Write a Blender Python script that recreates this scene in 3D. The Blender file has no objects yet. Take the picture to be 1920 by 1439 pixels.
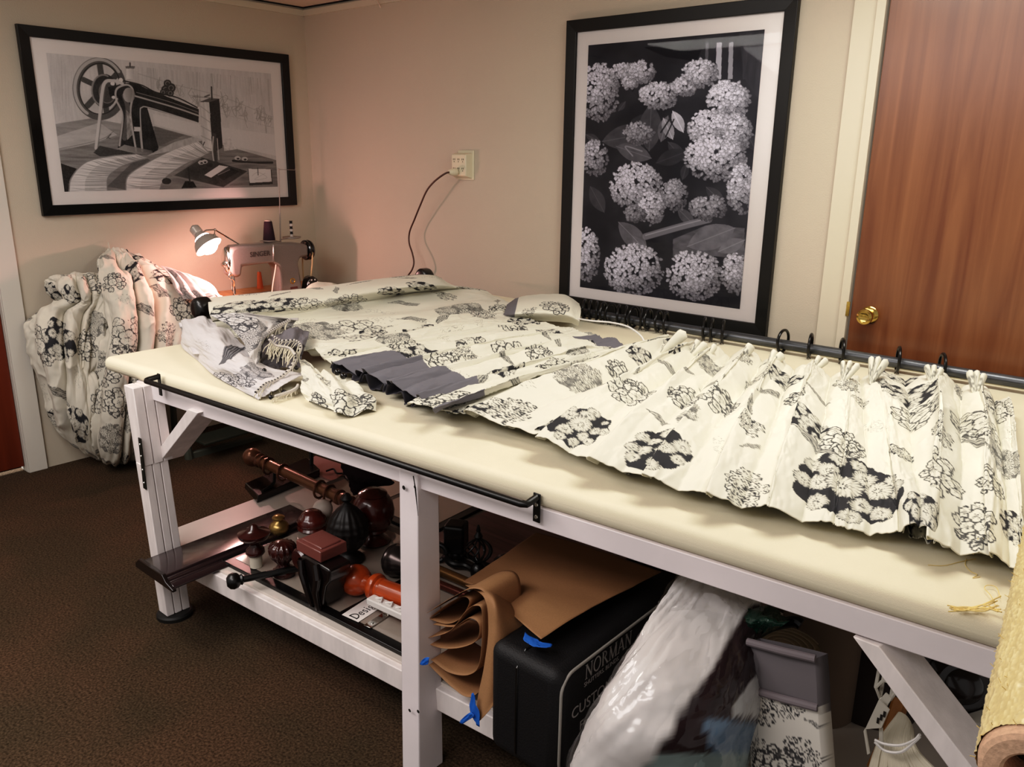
import bpy, bmesh, math, random
import numpy as np
from mathutils import Vector, Matrix, Euler
random.seed(7)
PI = math.pi
C = bpy.context.scene.collection

# ------------------------------------------------------------------ camera
FPX, YAW, PITCH, ROLL = 1526.464, 0.707855, 0.275016, -0.0131320
CAM = np.array([4.43322, -3.20683, 1.61394])
def _axes():
    cy, sy = math.cos(YAW), math.sin(YAW); cp, sp = math.cos(PITCH), math.sin(PITCH)
    f = np.array([-sy*cp, cy*cp, -sp]); r = np.array([cy, sy, 0.]); d = np.cross(f, r)
    cr, sr = math.cos(ROLL), math.sin(ROLL)
    return cr*r+sr*d, -sr*r+cr*d, f
RX, DN, FW = _axes()
def P(px, py, x=None, y=None, z=None):
    """world point seen at photo pixel (px,py) on the plane x=, y= or z="""
    d = RX*((px-960.)/FPX)+DN*((py-719.5)/FPX)+FW
    if x is not None: t = (x-CAM[0])/d[0]
    elif y is not None: t = (y-CAM[1])/d[1]
    else: t = (z-CAM[2])/d[2]
    return Vector(CAM+t*d)
def topx(pos):
    q = pos-CAM
    a, b, c = q@RX, q@DN, q@FW
    return np.stack([960+FPX*a/c, 719.5+FPX*b/c], -1)

cam_d = bpy.data.cameras.new('camera'); cam = bpy.data.objects.new('camera', cam_d); C.objects.link(cam)
cam_d.sensor_width = 36; cam_d.lens = FPX/1920*36; cam_d.clip_start = .05
M = Matrix((tuple(RX), tuple(-DN), tuple(-FW))).transposed().to_4x4(); M.translation = Vector(CAM)
cam.matrix_world = M
bpy.context.scene.camera = cam

# ------------------------------------------------------------------ materials
def s2l(c):
    return tuple((v/255/12.92 if v/255 <= .04045 else ((v/255+.055)/1.055)**2.4) for v in c)
MATS = {}
def mat(name, col, rough=.5, metal=0., nscale=0, namt=.15, bump=0., bscale=60, coat=0., spec=.5, stretch=None, emit=None, estr=0, trans=0., alpha=1., coat_rough=.08):
    """col is sRGB 0-255"""
    if name in MATS: return MATS[name]
    m = bpy.data.materials.new(name); m.use_nodes = True; MATS[name] = m
    nt = m.node_tree; b = nt.nodes['Principled BSDF']
    c = s2l(col)
    b.inputs['Base Color'].default_value = (*c, 1); b.inputs['Roughness'].default_value = rough
    b.inputs['Metallic'].default_value = metal; b.inputs['Coat Weight'].default_value = coat
    b.inputs['Coat Roughness'].default_value = coat_rough
    b.inputs['Specular IOR Level'].default_value = spec
    b.inputs['Transmission Weight'].default_value = trans; b.inputs['Alpha'].default_value = alpha
    if emit: b.inputs['Emission Color'].default_value = (*emit, 1); b.inputs['Emission Strength'].default_value = estr
    if nscale or bump:
        tc = nt.nodes.new('ShaderNodeTexCoord'); src = tc.outputs['Object']
        if stretch:
            mp = nt.nodes.new('ShaderNodeMapping'); mp.inputs['Scale'].default_value = stretch
            nt.links.new(src, mp.inputs['Vector']); src = mp.outputs['Vector']
    if nscale:
        n = nt.nodes.new('ShaderNodeTexNoise'); n.inputs['Scale'].default_value = nscale; n.inputs['Detail'].default_value = 6
        nt.links.new(src, n.inputs['Vector'])
        r = nt.nodes.new('ShaderNodeValToRGB')
        r.color_ramp.elements[0].position = .3; r.color_ramp.elements[1].position = .7
        r.color_ramp.elements[0].color = (*[v*(1-namt) for v in c], 1); r.color_ramp.elements[1].color = (*[min(1, v*(1+namt)) for v in c], 1)
        nt.links.new(n.outputs['Fac'], r.inputs['Fac']); nt.links.new(r.outputs['Color'], b.inputs['Base Color'])
    if bump:
        n = nt.nodes.new('ShaderNodeTexNoise'); n.inputs['Scale'].default_value = bscale; n.inputs['Detail'].default_value = 4
        nt.links.new(src, n.inputs['Vector'])
        bp = nt.nodes.new('ShaderNodeBump'); bp.inputs['Strength'].default_value = bump; bp.inputs['Distance'].default_value = .01
        nt.links.new(n.outputs['Fac'], bp.inputs['Height']); nt.links.new(bp.outputs['Normal'], b.inputs['Normal'])
    return m
def vcol_mat(name, rough=.85, sheen=0., weave=0., coat=0., spec=.25, trl=0.):
    if name in MATS: return MATS[name]
    m = bpy.data.materials.new(name); m.use_nodes = True; MATS[name] = m
    nt = m.node_tree; b = nt.nodes['Principled BSDF']
    a = nt.nodes.new('ShaderNodeAttribute'); a.attribute_name = 'Col'
    nt.links.new(a.outputs['Color'], b.inputs['Base Color'])
    b.inputs['Roughness'].default_value = rough; b.inputs['Specular IOR Level'].default_value = spec
    b.inputs['Sheen Weight'].default_value = sheen; b.inputs['Coat Weight'].default_value = coat
    if weave:
        tc = nt.nodes.new('ShaderNodeTexCoord'); n = nt.nodes.new('ShaderNodeTexNoise')
        n.inputs['Scale'].default_value = 900; nt.links.new(tc.outputs['Object'], n.inputs['Vector'])
        bp = nt.nodes.new('ShaderNodeBump'); bp.inputs['Strength'].default_value = weave; bp.inputs['Distance'].default_value = .001
        nt.links.new(n.outputs['Fac'], bp.inputs['Height']); nt.links.new(bp.outputs['Normal'], b.inputs['Normal'])
    return m

# ------------------------------------------------------------------ mesh builder
V = Vector
def frame(axis):
    a = V(axis).normalized(); u = a.orthogonal().normalized() if abs(a.z) > .99 else a.cross(V((0, 0, 1))).normalized()
    return u, a.cross(u).normalized(), a
class MB:
    def __init__(s): s.v = []; s.f = []; s.mi = []; s.cur = 0
    def add(s, vs, fs):
        o = len(s.v); s.v += [tuple(q) for q in vs]; s.f += [tuple(i+o for i in f) for f in fs]; s.mi += [s.cur]*len(fs); return s
    def box(s, c, size, R=None):
        c = V(c); h = V(size)/2
        vs = []
        for i in (-1, 1):
            for j in (-1, 1):
                for k in (-1, 1):
                    q = V((i*h.x, j*h.y, k*h.z)); vs.append(c+(R @ q if R else q))
        return s.add(vs, [(0, 1, 3, 2), (4, 6, 7, 5), (0, 4, 5, 1), (2, 3, 7, 6), (0, 2, 6, 4), (1, 5, 7, 3)])
    def hexa(s, b, t):
        """bottom quad b, top quad t (same order, ccw from above)"""
        return s.add(list(b)+list(t), [(3, 2, 1, 0), (4, 5, 6, 7), (0, 1, 5, 4), (1, 2, 6, 5), (2, 3, 7, 6), (3, 0, 4, 7)])
    def beam(s, a, b, w, h, up=(0, 0, 1)):
        a, b = V(a), V(b); d = (b-a).normalized(); u = V(up); r = d.cross(u).normalized(); u = r.cross(d).normalized()
        q = [(-1, -1), (1, -1), (1, 1), (-1, 1)]
        vs = [p+r*(i*w/2)+u*(j*h/2) for p in (a, b) for i, j in q]
        return s.add(vs, [(0, 1, 2, 3), (7, 6, 5, 4), (0, 4, 5, 1), (1, 5, 6, 2), (2, 6, 7, 3), (3, 7, 4, 0)])
    def tube(s, pts, r, n=10, cap=True, closed=False):
        pts = [V(p) for p in pts]; m = len(pts); rs = r if isinstance(r, (list, tuple)) else [r]*m
        vs = []; prev = None
        for i, p in enumerate(pts):
            if closed: t = (pts[(i+1) % m]-pts[i-1])
            else: t = pts[min(i+1, m-1)]-pts[max(i-1, 0)]
            t = t.normalized() if t.length > 1e-9 else V((0, 0, 1))
            u = t.orthogonal().normalized() if prev is None else (prev-t*prev.dot(t))
            u = u.normalized() if u.length > 1e-6 else t.orthogonal().normalized()
            prev = u; w = t.cross(u)
            for k in range(n):
                a = 2*PI*k/n; vs.append(p+(u*math.cos(a)+w*math.sin(a))*rs[i])
        fs = []
        for i in range(m if closed else m-1):
            j = (i+1) % m
            for k in range(n): fs.append((i*n+k, i*n+(k+1) % n, j*n+(k+1) % n, j*n+k))
        if cap and not closed: fs += [tuple(range(n))[::-1], tuple(range((m-1)*n, m*n))]
        return s.add(vs, fs)
    def lathe(s, prof, o, axis=(0, 0, 1), n=32, mod=None):
        u, w, a = frame(axis); o = V(o); vs = []; m = len(prof)
        for i, (r, h) in enumerate(prof):
            for k in range(n):
                th = 2*PI*k/n; rr = max(r, 1e-5)*(mod(th, h, i/(m-1)) if mod else 1)
                vs.append(o+a*h+(u*math.cos(th)+w*math.sin(th))*rr)
        fs = [(i*n+k, i*n+(k+1) % n, (i+1)*n+(k+1) % n, (i+1)*n+k) for i in range(m-1) for k in range(n)]
        return s.add(vs, fs)
    def ball(s, c, r, n=24, sc=(1, 1, 1)):
        m = n//2; vs = []
        for i in range(m+1):
            ph = PI*i/m
            for k in range(n):
                th = 2*PI*k/n; vs.append(V(c)+V((r*sc[0]*math.sin(ph)*math.cos(th), r*sc[1]*math.sin(ph)*math.sin(th), -r*sc[2]*math.cos(ph))))
        fs = [(i*n+k, i*n+(k+1) % n, (i+1)*n+(k+1) % n, (i+1)*n+k) for i in range(m) for k in range(n)]
        return s.add(vs, fs)
    def ring(s, c, axis, R, r, n=32, k=8):
        u, w, a = frame(axis); return s.tube([V(c)+(u*math.cos(2*PI*i/n)+w*math.sin(2*PI*i/n))*R for i in range(n)], r, k, closed=True)
    def prism(s, poly, o, u, w, d):
        """polygon in plane (u,w) at o, extruded by vector d"""
        o, u, w, d = V(o), V(u), V(w), V(d); n = len(poly)
        a = [o+u*x+w*y for x, y in poly]; vs = a+[q+d for q in a]
        fs = [tuple(range(n))[::-1], tuple(range(n, 2*n))]+[(i, (i+1) % n, (i+1) % n+n, i+n) for i in range(n)]
        return s.add(vs, fs)
    def grid(s, pts):
        n, m = len(pts), len(pts[0]); o = [q for r in pts for q in r]
        return s.add(o, [(i*m+j, i*m+j+1, (i+1)*m+j+1, (i+1)*m+j) for i in range(n-1) for j in range(m-1)])
WL = {}
def build(name, mb, mats, parent=None, bevel=0., seg=2, smooth=35, subd=0, solid=0.):
    off = WL.get(parent.name, V((0, 0, 0))) if parent else V((0, 0, 0))
    me = bpy.data.meshes.new(name)
    me.from_pydata([tuple(V(q)-off) for q in mb.v], [], mb.f)
    for m in (mats if isinstance(mats, (list, tuple)) else [mats]): me.materials.append(m)
    me.polygons.foreach_set('material_index', mb.mi)
    bm = bmesh.new(); bm.from_mesh(me); bmesh.ops.remove_doubles(bm, verts=bm.verts, dist=2e-5); bmesh.ops.recalc_face_normals(bm, faces=bm.faces); bm.to_mesh(me); bm.free()
    if smooth:
        me.polygons.foreach_set('use_smooth', [True]*len(me.polygons)); me.set_sharp_from_angle(angle=math.radians(smooth))
    o = bpy.data.objects.new(name, me); C.objects.link(o)
    if parent: o.parent = parent
    WL[o.name] = off
    if solid: md = o.modifiers.new('solid', 'SOLIDIFY'); md.thickness = solid; md.offset = 0
    if bevel: md = o.modifiers.new('bevel', 'BEVEL'); md.width = bevel; md.segments = seg; md.limit_method = 'ANGLE'; md.angle_limit = math.radians(40)
    if subd: md = o.modifiers.new('sub', 'SUBSURF'); md.levels = subd; md.render_levels = subd
    return o
def tag(o, label, cat, group=None, kind=None):
    o['label'] = label; o['category'] = cat
    if group: o['group'] = group
    if kind: o['kind'] = kind
    return o
def struct(o): o['kind'] = 'structure'; return o
def thing(name, label, cat, loc, group=None):
    o = bpy.data.objects.new(name, None); C.objects.link(o); o.location = loc; o.empty_display_size = .05
    WL[o.name] = V(loc); return tag(o, label, cat, group)
def grid_object(name, pos, col, m, parent=None, solid=0., wrap=False):
    """pos (n,m,3), col (n,m,3) linear -> one smooth mesh with colour attribute"""
    n, k = pos.shape[:2]
    off = np.array(WL.get(parent.name, V((0, 0, 0)))) if parent else np.zeros(3)
    me = bpy.data.meshes.new(name); idx = np.arange(n*k).reshape(n, k)
    if wrap: idx = np.concatenate([idx, idx[:, :1]], 1)
    q = np.stack([idx[:-1, :-1], idx[:-1, 1:], idx[1:, 1:], idx[1:, :-1]], -1).reshape(-1, 4)
    me.vertices.add(n*k); me.vertices.foreach_set('co', (pos.reshape(-1, 3)-off).astype(np.float32).ravel())
    me.loops.add(q.size); me.loops.foreach_set('vertex_index', q.astype(np.int32).ravel())
    me.polygons.add(len(q)); me.polygons.foreach_set('loop_start', np.arange(0, q.size, 4, dtype=np.int32))
    me.update(calc_edges=True); me.validate()
    me.polygons.foreach_set('use_smooth', np.ones(len(me.polygons), dtype=bool))
    if col is not None:
        a = me.attributes.new('Col', 'FLOAT_COLOR', 'POINT')
        c = np.ones((n*k, 4), np.float32); c[:, :3] = col.reshape(-1, 3); a.data.foreach_set('color', c.ravel())
    me.materials.append(m)
    o = bpy.data.objects.new(name, me); C.objects.link(o)
    if parent: o.parent = parent
    WL[o.name] = V(off)
    if solid: md = o.modifiers.new('solid', 'SOLIDIFY'); md.thickness = solid; md.offset = -1
    return o
def text_mesh(mb, s, o, u, w, size, thick=.0006, bold=0.0, align='LEFT'):
    """letters drawn with the built-in font, laid in plane (u,w) at o"""
    cu = bpy.data.curves.new('t', 'FONT'); cu.body = s; cu.size = size; cu.extrude = thick; cu.offset = bold; cu.resolution_u = 3; cu.align_x = align
    ob = bpy.data.objects.new('t', cu); C.objects.link(ob); dg = bpy.context.evaluated_depsgraph_get(); dg.update()
    me = bpy.data.meshes.new_from_object(ob.evaluated_get(dg))
    u, w = V(u).normalized(), V(w).normalized(); nrm = u.cross(w)
    mb.add([V(o)+u*v.co.x+w*v.co.y+nrm*v.co.z for v in me.vertices], [tuple(p.vertices) for p in me.polygons])
    bpy.data.objects.remove(ob); bpy.data.curves.remove(cu); bpy.data.meshes.remove(me)
SERIF = {  # thick/thin strokes on a unit-high letter: (x0,y0,x1,y1,w)
 'N': (.80, [(.12, 0, .12, 1, .05), (.12, 1, .68, 0, .13), (.68, 0, .68, 1, .05)], [(.12, 0), (.12, 1), (.68, 1)]),
 'R': (.76, [(.16, 0, .16, 1, .13), ('arc', .16, .75, .36, .25, -90, 90, .1), (.36, .5, .68, 0, .12), (.16, .5, .36, .5, .05), (.16, 1, .36, 1, .05)], [(.16, 0), (.16, 1), (.68, 0)]),
 'O': (.86, [('ell', .43, .5, .36, .5, .1)], []),
 'M': (.98, [(.14, 0, .14, 1, .05), (.14, 1, .48, 0, .12), (.48, 0, .82, 1, .05), (.82, 0, .82, 1, .13)], [(.14, 0), (.14, 1), (.82, 0), (.82, 1)]),
 'A': (.80, [(.08, 0, .4, 1, .05), (.4, 1, .72, 0, .13), (.2, .33, .6, .33, .05)], [(.08, 0), (.72, 0)]),
 'D': (.84, [(.16, 0, .16, 1, .13), ('arc', .16, .5, .6, .5, -90, 90, .11), ], [(.16, 0), (.16, 1)]),
 'e': (.52, [('arc', .26, .3, .2, .3, 10, 330, .08), (.07, .32, .45, .32, .05)], []),
 's': (.42, [('arc', .21, .45, .13, .14, 30, 270, .08), ('arc', .21, .15, .14, .15, -150, 90, .08)], []),
 'i': (.30, [(.15, 0, .15, .58, .1), (.15, .78, .15, .88, .1)], [(.15, 0)]),
 'g': (.50, [('ell', .24, .4, .16, .18, .07), ('ell', .24, -.08, .19, .16, .06), (.36, .55, .48, .6, .05)], []),
 'n': (.58, [(.13, 0, .13, .6, .1), ('arc', .29, .38, .16, .2, 0, 180, .08), (.45, 0, .45, .4, .1)], [(.13, 0), (.45, 0)])}
def serif_text(mb, s, o, u, w, size, gap=.06):
    u, w = V(u).normalized(), V(w).normalized(); nrm = u.cross(w)*.0006; x = 0
    def stroke(pts, wd):
        for (a, b), (c, d) in zip(pts[:-1], pts[1:]):
            L = math.hypot(c-a, d-b) or 1; nx, ny = -(d-b)/L*wd/2, (c-a)/L*wd/2; ex, ey = (c-a)/L*wd*.12, (d-b)/L*wd*.12
            q = [(a+nx-ex, b+ny-ey), (a-nx-ex, b-ny-ey), (c-nx+ex, d-ny+ey), (c+nx+ex, d+ny+ey)]
            mb.prism([((x+i)*size, j*size) for i, j in q], o, u, w, nrm)
    for ch in s:
        if ch not in SERIF: x += .3; continue
        adv, st, sf = SERIF[ch]
        for t in st:
            if t[0] in ('arc', 'ell'):
                if t[0] == 'arc': _, cx, cy, rx, ry, a0, a1, wd = t
                else: (_, cx, cy, rx, ry, wd), a0, a1 = t, 0, 360
                stroke([(cx+rx*math.cos(math.radians(a0+(a1-a0)*i/14)), cy+ry*math.sin(math.radians(a0+(a1-a0)*i/14))) for i in range(15)], wd)
            else: stroke([(t[0], t[1]), (t[2], t[3])], t[4])
        for a, b in sf: stroke([(a-.11, b), (a+.11, b)], .04)
        x += adv+gap

# ------------------------------------------------------------------ numpy helpers for cloth and prints
def _h(i, j, s):
    x = np.sin(i*127.1+j*311.7+s*74.7)*43758.5453; return x-np.floor(x)
def vnoise(x, y, s=0):
    i, j = np.floor(x), np.floor(y); f, g = x-i, y-j; f = f*f*(3-2*f); g = g*g*(3-2*g)
    a, b, c, d = _h(i, j, s), _h(i+1, j, s), _h(i, j+1, s), _h(i+1, j+1, s)
    return (a*(1-f)+b*f)*(1-g)+(c*(1-f)+d*f)*g
def fbm(x, y, s=0, o=4):
    r = 0; a = .5
    for k in range(o): r = r+a*vnoise(x*2**k, y*2**k, s+k); a *= .5
    return r
def sst(a, b, x):
    t = np.clip((x-a)/(b-a+1e-12), 0, 1); return t*t*(3-2*t)
def crspline(pts, n):
    """Catmull-Rom along axis 0"""
    pts = np.asarray(pts, float); m = len(pts); t = np.linspace(0, m-1, n); i = np.clip(t.astype(int), 0, m-2); f = (t-i).reshape((-1,)+(1,)*(pts.ndim-1))
    ext = np.concatenate([2*pts[:1]-pts[1:2], pts, 2*pts[-1:]-pts[-2:-1]]); p0, p1, p2, p3 = ext[i], ext[i+1], ext[i+2], ext[i+3]
    return .5*((2*p1)+(-p0+p2)*f+(2*p0-5*p1+4*p2-p3)*f**2+(-p0+3*p1-3*p2+p3)*f**3)
def patch(net, n, m):
    a = np.array([[tuple(q) for q in r] for r in net], float); a = crspline(a, n); return np.swapaxes(crspline(np.swapaxes(a, 0, 1), m), 0, 1)
def normals(p):
    a = np.gradient(p, axis=0); b = np.gradient(p, axis=1); n = np.cross(a, b); return n/(np.linalg.norm(n, axis=-1, keepdims=True)+1e-9)
def arc_uv(p):
    du = np.linalg.norm(np.diff(p, axis=1), axis=-1).mean(0); dv = np.linalg.norm(np.diff(p, axis=0), axis=-1).mean(1)
    u = np.concatenate([[0], np.cumsum(du)]); v = np.concatenate([[0], np.cumsum(dv)])
    return np.stack(np.broadcast_arrays(u[None, :], v[:, None]), -1)

# ink drawing of the textile: flower heads, line blossoms, striped leaves
def paint(uv, motifs, seed=1):
    D = np.zeros(len(uv)); rng = np.random.RandomState(seed)
    for (cx, cy, R, kind, rot) in motifs:
        idx = np.nonzero((np.abs(uv[:, 0]-cx) < 1.3*R) & (np.abs(uv[:, 1]-cy) < 1.3*R))[0]
        s = rng.randint(1000)
        if len(idx) == 0: continue
        p = (uv[idx]-np.array([cx, cy]))/R; c, sn = math.cos(rot), math.sin(rot)
        x = p[:, 0]*c+p[:, 1]*sn; y = -p[:, 0]*sn+p[:, 1]*c
        d = D[idx].copy(); lw = .0021/R
        th = np.arctan2(y, x*.9); rr = np.hypot(x*.9, y)
        edge = .93+.09*np.sin(3*th+s)+.06*np.sin(8*th+s*2)
        rs = np.random.RandomState(s)
        fl = []
        if kind in ('dark', 'line', 'mum'):
            big = {'dark': .38, 'line': .42, 'mum': .36}[kind]; fs_ = .86 if kind == 'dark' else 1.
            for k in range(9): a = 2*PI*k/9+rs.uniform(-.2, .2); fl.append((.82*math.cos(a)/.9, .82*math.sin(a), rs.uniform(.21, .28)*fs_))
            for k in range(5): a = 2*PI*k/5+rs.uniform(-.3, .3); fl.append((.5*math.cos(a)/.9, .5*math.sin(a), rs.uniform(.26, .33)*fs_))
            fl.append((rs.uniform(-.1, .1), rs.uniform(-.1, .1), big))
            if kind == 'dark': d = np.where(rr < edge, .96, d)
            elif kind == 'mum': d = np.where(rr < edge*.97, .62+.33*vnoise(x*16, y*16, s), d)
            else: d = np.where(rr < edge*.9, .03+.8*(vnoise(x*9, y*9, s) > .74), d)
            for (fx, fy, fr) in fl:
                qx, qy = (x-fx)/fr, (y-fy)/fr; q = np.hypot(qx, qy); j = np.nonzero(q < 1.15)[0]
                if len(j) == 0: continue
                qj = q[j]; t = np.arctan2(qy[j], qx[j])+rs.uniform(0, 6); lwf = lw/fr; val = np.zeros(len(j))
                if kind == 'dark':
                    n = rs.randint(9, 13); b = .84+.14*np.abs(np.cos(n*t/2))**.6+.06*np.sin(3*t)
                    st = (.5+.5*np.sin(t*n*2.0+2*np.sin(qj*5)))**3
                    val = .95*st*sst(.42, .95, qj)+.1
                    val = np.where(np.abs(qj-.2) < .07, .9*(np.sin(t*9) > -.2), val)
                    val = np.where((qj > .2) & (qj < .5) & (np.abs(np.sin(t*n/2)) < .10+.1*(1-qj)), .75, val)
                    val = np.maximum(val, .9*sst(b-.14, b-.04, qj)*(np.sin(t*n*3) > -.3)); ins = qj < b
                elif kind == 'line':
                    n = rs.randint(4, 6); b = .70+.27*np.abs(np.cos(n*t/2))**.55
                    val = np.where(np.abs(qj-b) < lwf*1.15, .92, .02)
                    val = np.where((qj < .8*b) & (qj > .12) & (np.abs(np.cos(n*t/2)) < .10*(1.1-qj)/(qj+.25)), .85, val)
                    val = np.where((qj > .16) & (qj < .5) & ((np.sin(t*n*3)) > .82), .55, val)
                    val = np.where((qj < .15), .9*(np.sin(t*7) > -.3), val); ins = qj < b+lwf
                else:
                    n = rs.randint(10, 15); b = .9+.1*np.sin(n*t)
                    val = .06+.92*((.5+.5*np.sin(qj*13+2.2*np.sin(t*n)))**1.9); ins = qj < b
                dj = d[j]; dj[ins] = val[ins]; d[j] = dj
            if kind == 'line':
                half = (x*math.cos(s)+y*math.sin(s)) > .45
                d = np.where(half & (rr < edge) & (vnoise(x*13, y*13, s+3) > .58) & (d < .3), .85, d)
            if kind == 'mum': d = np.where(rr < edge, d*.92, d)
        elif kind == 'petal':       # fan of bold dark outlined petals
            for k in range(11):
                a = rs.uniform(0, 6.28); r0 = rs.uniform(.1, .7); ox, oy = r0*math.cos(a), r0*math.sin(a)
                n = rs.randint(5, 8); qx, qy = (x-ox)/.36, (y-oy)/.36; q = np.hypot(qx, qy); t = np.arctan2(qy, qx)+a
                w = np.abs(np.cos(n*t/2)); b = .25+.75*w**.5; ins = (q < b)
                val = np.where((b-q < .13) | (w < .2), .95, .03); val = np.where((w > .95) & (q > .3) & (q < .75), .85, val)
                d = np.where(ins, val, d)
        elif kind == 'bell':
            ww = .12+.42*sst(-1, .8, x); ins = (np.abs(y) < ww) & (np.abs(x) < .95+.08*np.sin(y*14))
            d = np.where(ins, .62+.36*((.5+.5*np.sin(y/ww*17+2*vnoise(x*5, y*9, s)))**1.3), d)
        elif kind == 'leaf':
            ww = .26*np.clip(1-x*x, 0, 1)**.8*(1+.15*np.sin(x*9+s)); yy = y-.18*np.sin(x*2.2)
            ins = (np.abs(yy) < ww) & (np.abs(x) < 1)
            val = .28+.62*((.5+.5*np.sin(yy*46+3*vnoise(x*4, y*9, s)*3))**1.5); val = np.where(ww-np.abs(yy) < .035, .75, val)
            d = np.where(ins, val, d)
            stem = (np.abs(yy-.10*np.sin((x+1)*5)) < lw*1.2) & (x < -.9) & (x > -1.28)
            d = np.where(stem, .7, d)
        elif kind == 'sketch':
            ww = .45*np.clip(1-x*x, 0, 1)**.6; yy = y-.2*np.sin(x*2.5)
            n1 = np.abs(np.sin(yy*26+5*vnoise(x*3, y*3, s)*2+x*4)) < .22
            d = np.where((np.abs(yy) < ww) & n1 & (vnoise(x*5, y*5, s+9) > .3), .5, d)
        D[idx] = d
    return D
CREAM = np.array([.76, .738, .635]); INK = np.array([.012, .013, .022])
FAB = vcol_mat('printed cotton', .9, .0, .06)
KINDS = ['dark', 'line', 'mum', 'petal', 'leaf', 'line', 'leaf', 'sketch', 'dark', 'leaf', 'sketch']
def cloth(name, pos, uv, spots, parent=None, fill=.17, seed=1, base=CREAM, gray=None, solid=0., graycol=(.15, .14, .16), fade=1., asp=(1., 1.), ms=1.22):
    """spots: (px,py,radius_m,kind[,rot]); the motif sits where the cloth passes that place"""
    flat = pos.reshape(-1, 3); fuv = uv.reshape(-1, 2)/np.array(asp); pp = topx(flat); mot = []; rs = random.Random(seed)
    for s in spots:
        k = np.argmin((pp[:, 0]-s[0])**2+(pp[:, 1]-s[1])**2); mot.append((fuv[k, 0], fuv[k, 1], s[2]*ms, s[3], s[4] if len(s) > 4 else rs.uniform(-1, 1)))
    if fill:
        lo, hi = fuv.min(0), fuv.max(0); tries = 0
        while tries < 1200:
            tries += 1; k = rs.choice(KINDS); R = ms*(rs.uniform(.05, .08) if k not in ('leaf', 'sketch') else rs.uniform(.045, .06))
            q = (rs.uniform(lo[0], hi[0]), rs.uniform(lo[1], hi[1]))
            if all(math.hypot(q[0]-m[0], q[1]-m[1]) > (m[2]+R)*1.0+fill*.2 for m in mot): mot.append((q[0], q[1], R, k, rs.uniform(-1.5, 1.5)))
    D = np.clip(paint(fuv, mot, seed), 0, 1)[:, None]*fade
    col = np.asarray(base)*(1-D)+INK*D
    if gray is not None:
        g = gray.reshape(-1, 1); col = col*(1-g)+np.array(graycol)*g
    return grid_object(name, pos, col.reshape(pos.shape), FAB, parent, solid)
# ================================================================== ROOM
m_wall = mat('greige wall paint', (199, 188, 171), .75, nscale=1.2, namt=.03, bump=.12, bscale=180)
m_ceil = mat('ceiling paint', (222, 208, 190), .85, bump=.1, bscale=90)
m_trim = mat('cream gloss paint', (212, 203, 184), .45)
m_black = mat('black satin', (14, 13, 13), .38)
m_gap = mat('dark gap', (30, 24, 20), .9)
def carpet():
    m = mat('brown carpet', (74, 60, 49), .97, spec=.1)
    nt = m.node_tree; b = nt.nodes['Principled BSDF']; tc = nt.nodes.new('ShaderNodeTexCoord')
    n1 = nt.nodes.new('ShaderNodeTexNoise'); n1.inputs['Scale'].default_value = 140; n1.inputs['Detail'].default_value = 5
    n2 = nt.nodes.new('ShaderNodeTexNoise'); n2.inputs['Scale'].default_value = 2.2; n2.inputs['Detail'].default_value = 3
    for n in (n1, n2): nt.links.new(tc.outputs['Object'], n.inputs['Vector'])
    r1 = nt.nodes.new('ShaderNodeValToRGB'); r1.color_ramp.elements[0].position = .32; r1.color_ramp.elements[1].position = .7
    r1.color_ramp.elements[0].color = (*s2l((52, 41, 31)), 1); r1.color_ramp.elements[1].color = (*s2l((98, 81, 66)), 1)
    r2 = nt.nodes.new('ShaderNodeValToRGB'); r2.color_ramp.elements[0].color = (.80, .84, .78, 1); r2.color_ramp.elements[1].color = (1.05, .96, .90, 1)
    r2.color_ramp.elements[0].position = .4; r2.color_ramp.elements[1].position = .62
    mx = nt.nodes.new('ShaderNodeMix'); mx.data_type = 'RGBA'; mx.blend_type = 'MULTIPLY'; mx.inputs['Factor'].default_value = 1
    nt.links.new(n1.outputs['Fac'], r1.inputs['Fac']); nt.links.new(n2.outputs['Fac'], r2.inputs['Fac'])
    nt.links.new(r1.outputs['Color'], mx.inputs['A']); nt.links.new(r2.outputs['Color'], mx.inputs['B']); nt.links.new(mx.outputs['Result'], b.inputs['Base Color'])
    bp = nt.nodes.new('ShaderNodeBump'); bp.inputs['Strength'].default_value = .6; bp.inputs['Distance'].default_value = .006
    nt.links.new(n1.outputs['Fac'], bp.inputs['Height']); nt.links.new(bp.outputs['Normal'], b.inputs['Normal'])
    return m
def wood(name, c1, c2, scale=3., rough=.4, coat=.2, stretch=(8, 8, .6), c3=None):
    if name in MATS: return MATS[name]
    m = mat(name, c1, rough, coat=coat, coat_rough=.25); nt = m.node_tree; b = nt.nodes['Principled BSDF']
    tc = nt.nodes.new('ShaderNodeTexCoord'); mp = nt.nodes.new('ShaderNodeMapping'); mp.inputs['Scale'].default_value = stretch
    n = nt.nodes.new('ShaderNodeTexNoise'); n.inputs['Scale'].default_value = scale; n.inputs['Detail'].default_value = 8; n.inputs['Distortion'].default_value = .6
    r = nt.nodes.new('ShaderNodeValToRGB'); r.color_ramp.elements[0].position = .3; r.color_ramp.elements[1].position = .72
    r.color_ramp.elements[0].color = (*s2l(c1), 1); r.color_ramp.elements[1].color = (*s2l(c2), 1)
    nt.links.new(tc.outputs['Object'], mp.inputs['Vector']); nt.links.new(mp.outputs['Vector'], n.inputs['Vector']); nt.links.new(n.outputs['Fac'], r.inputs['Fac']); nt.links.new(r.outputs['Color'], b.inputs['Base Color'])
    return m
m_door = wood('stained door veneer', (108, 60, 33), (138, 88, 56), 2.6, .30, .5, (9, 9, .45))
m_brass = mat('polished brass', (205, 175, 105), .18, 1.)
struct(build('floor', MB().box((2.2, -2.5, -.05), (6.6, 6.2, .1)), carpet()))
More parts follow.
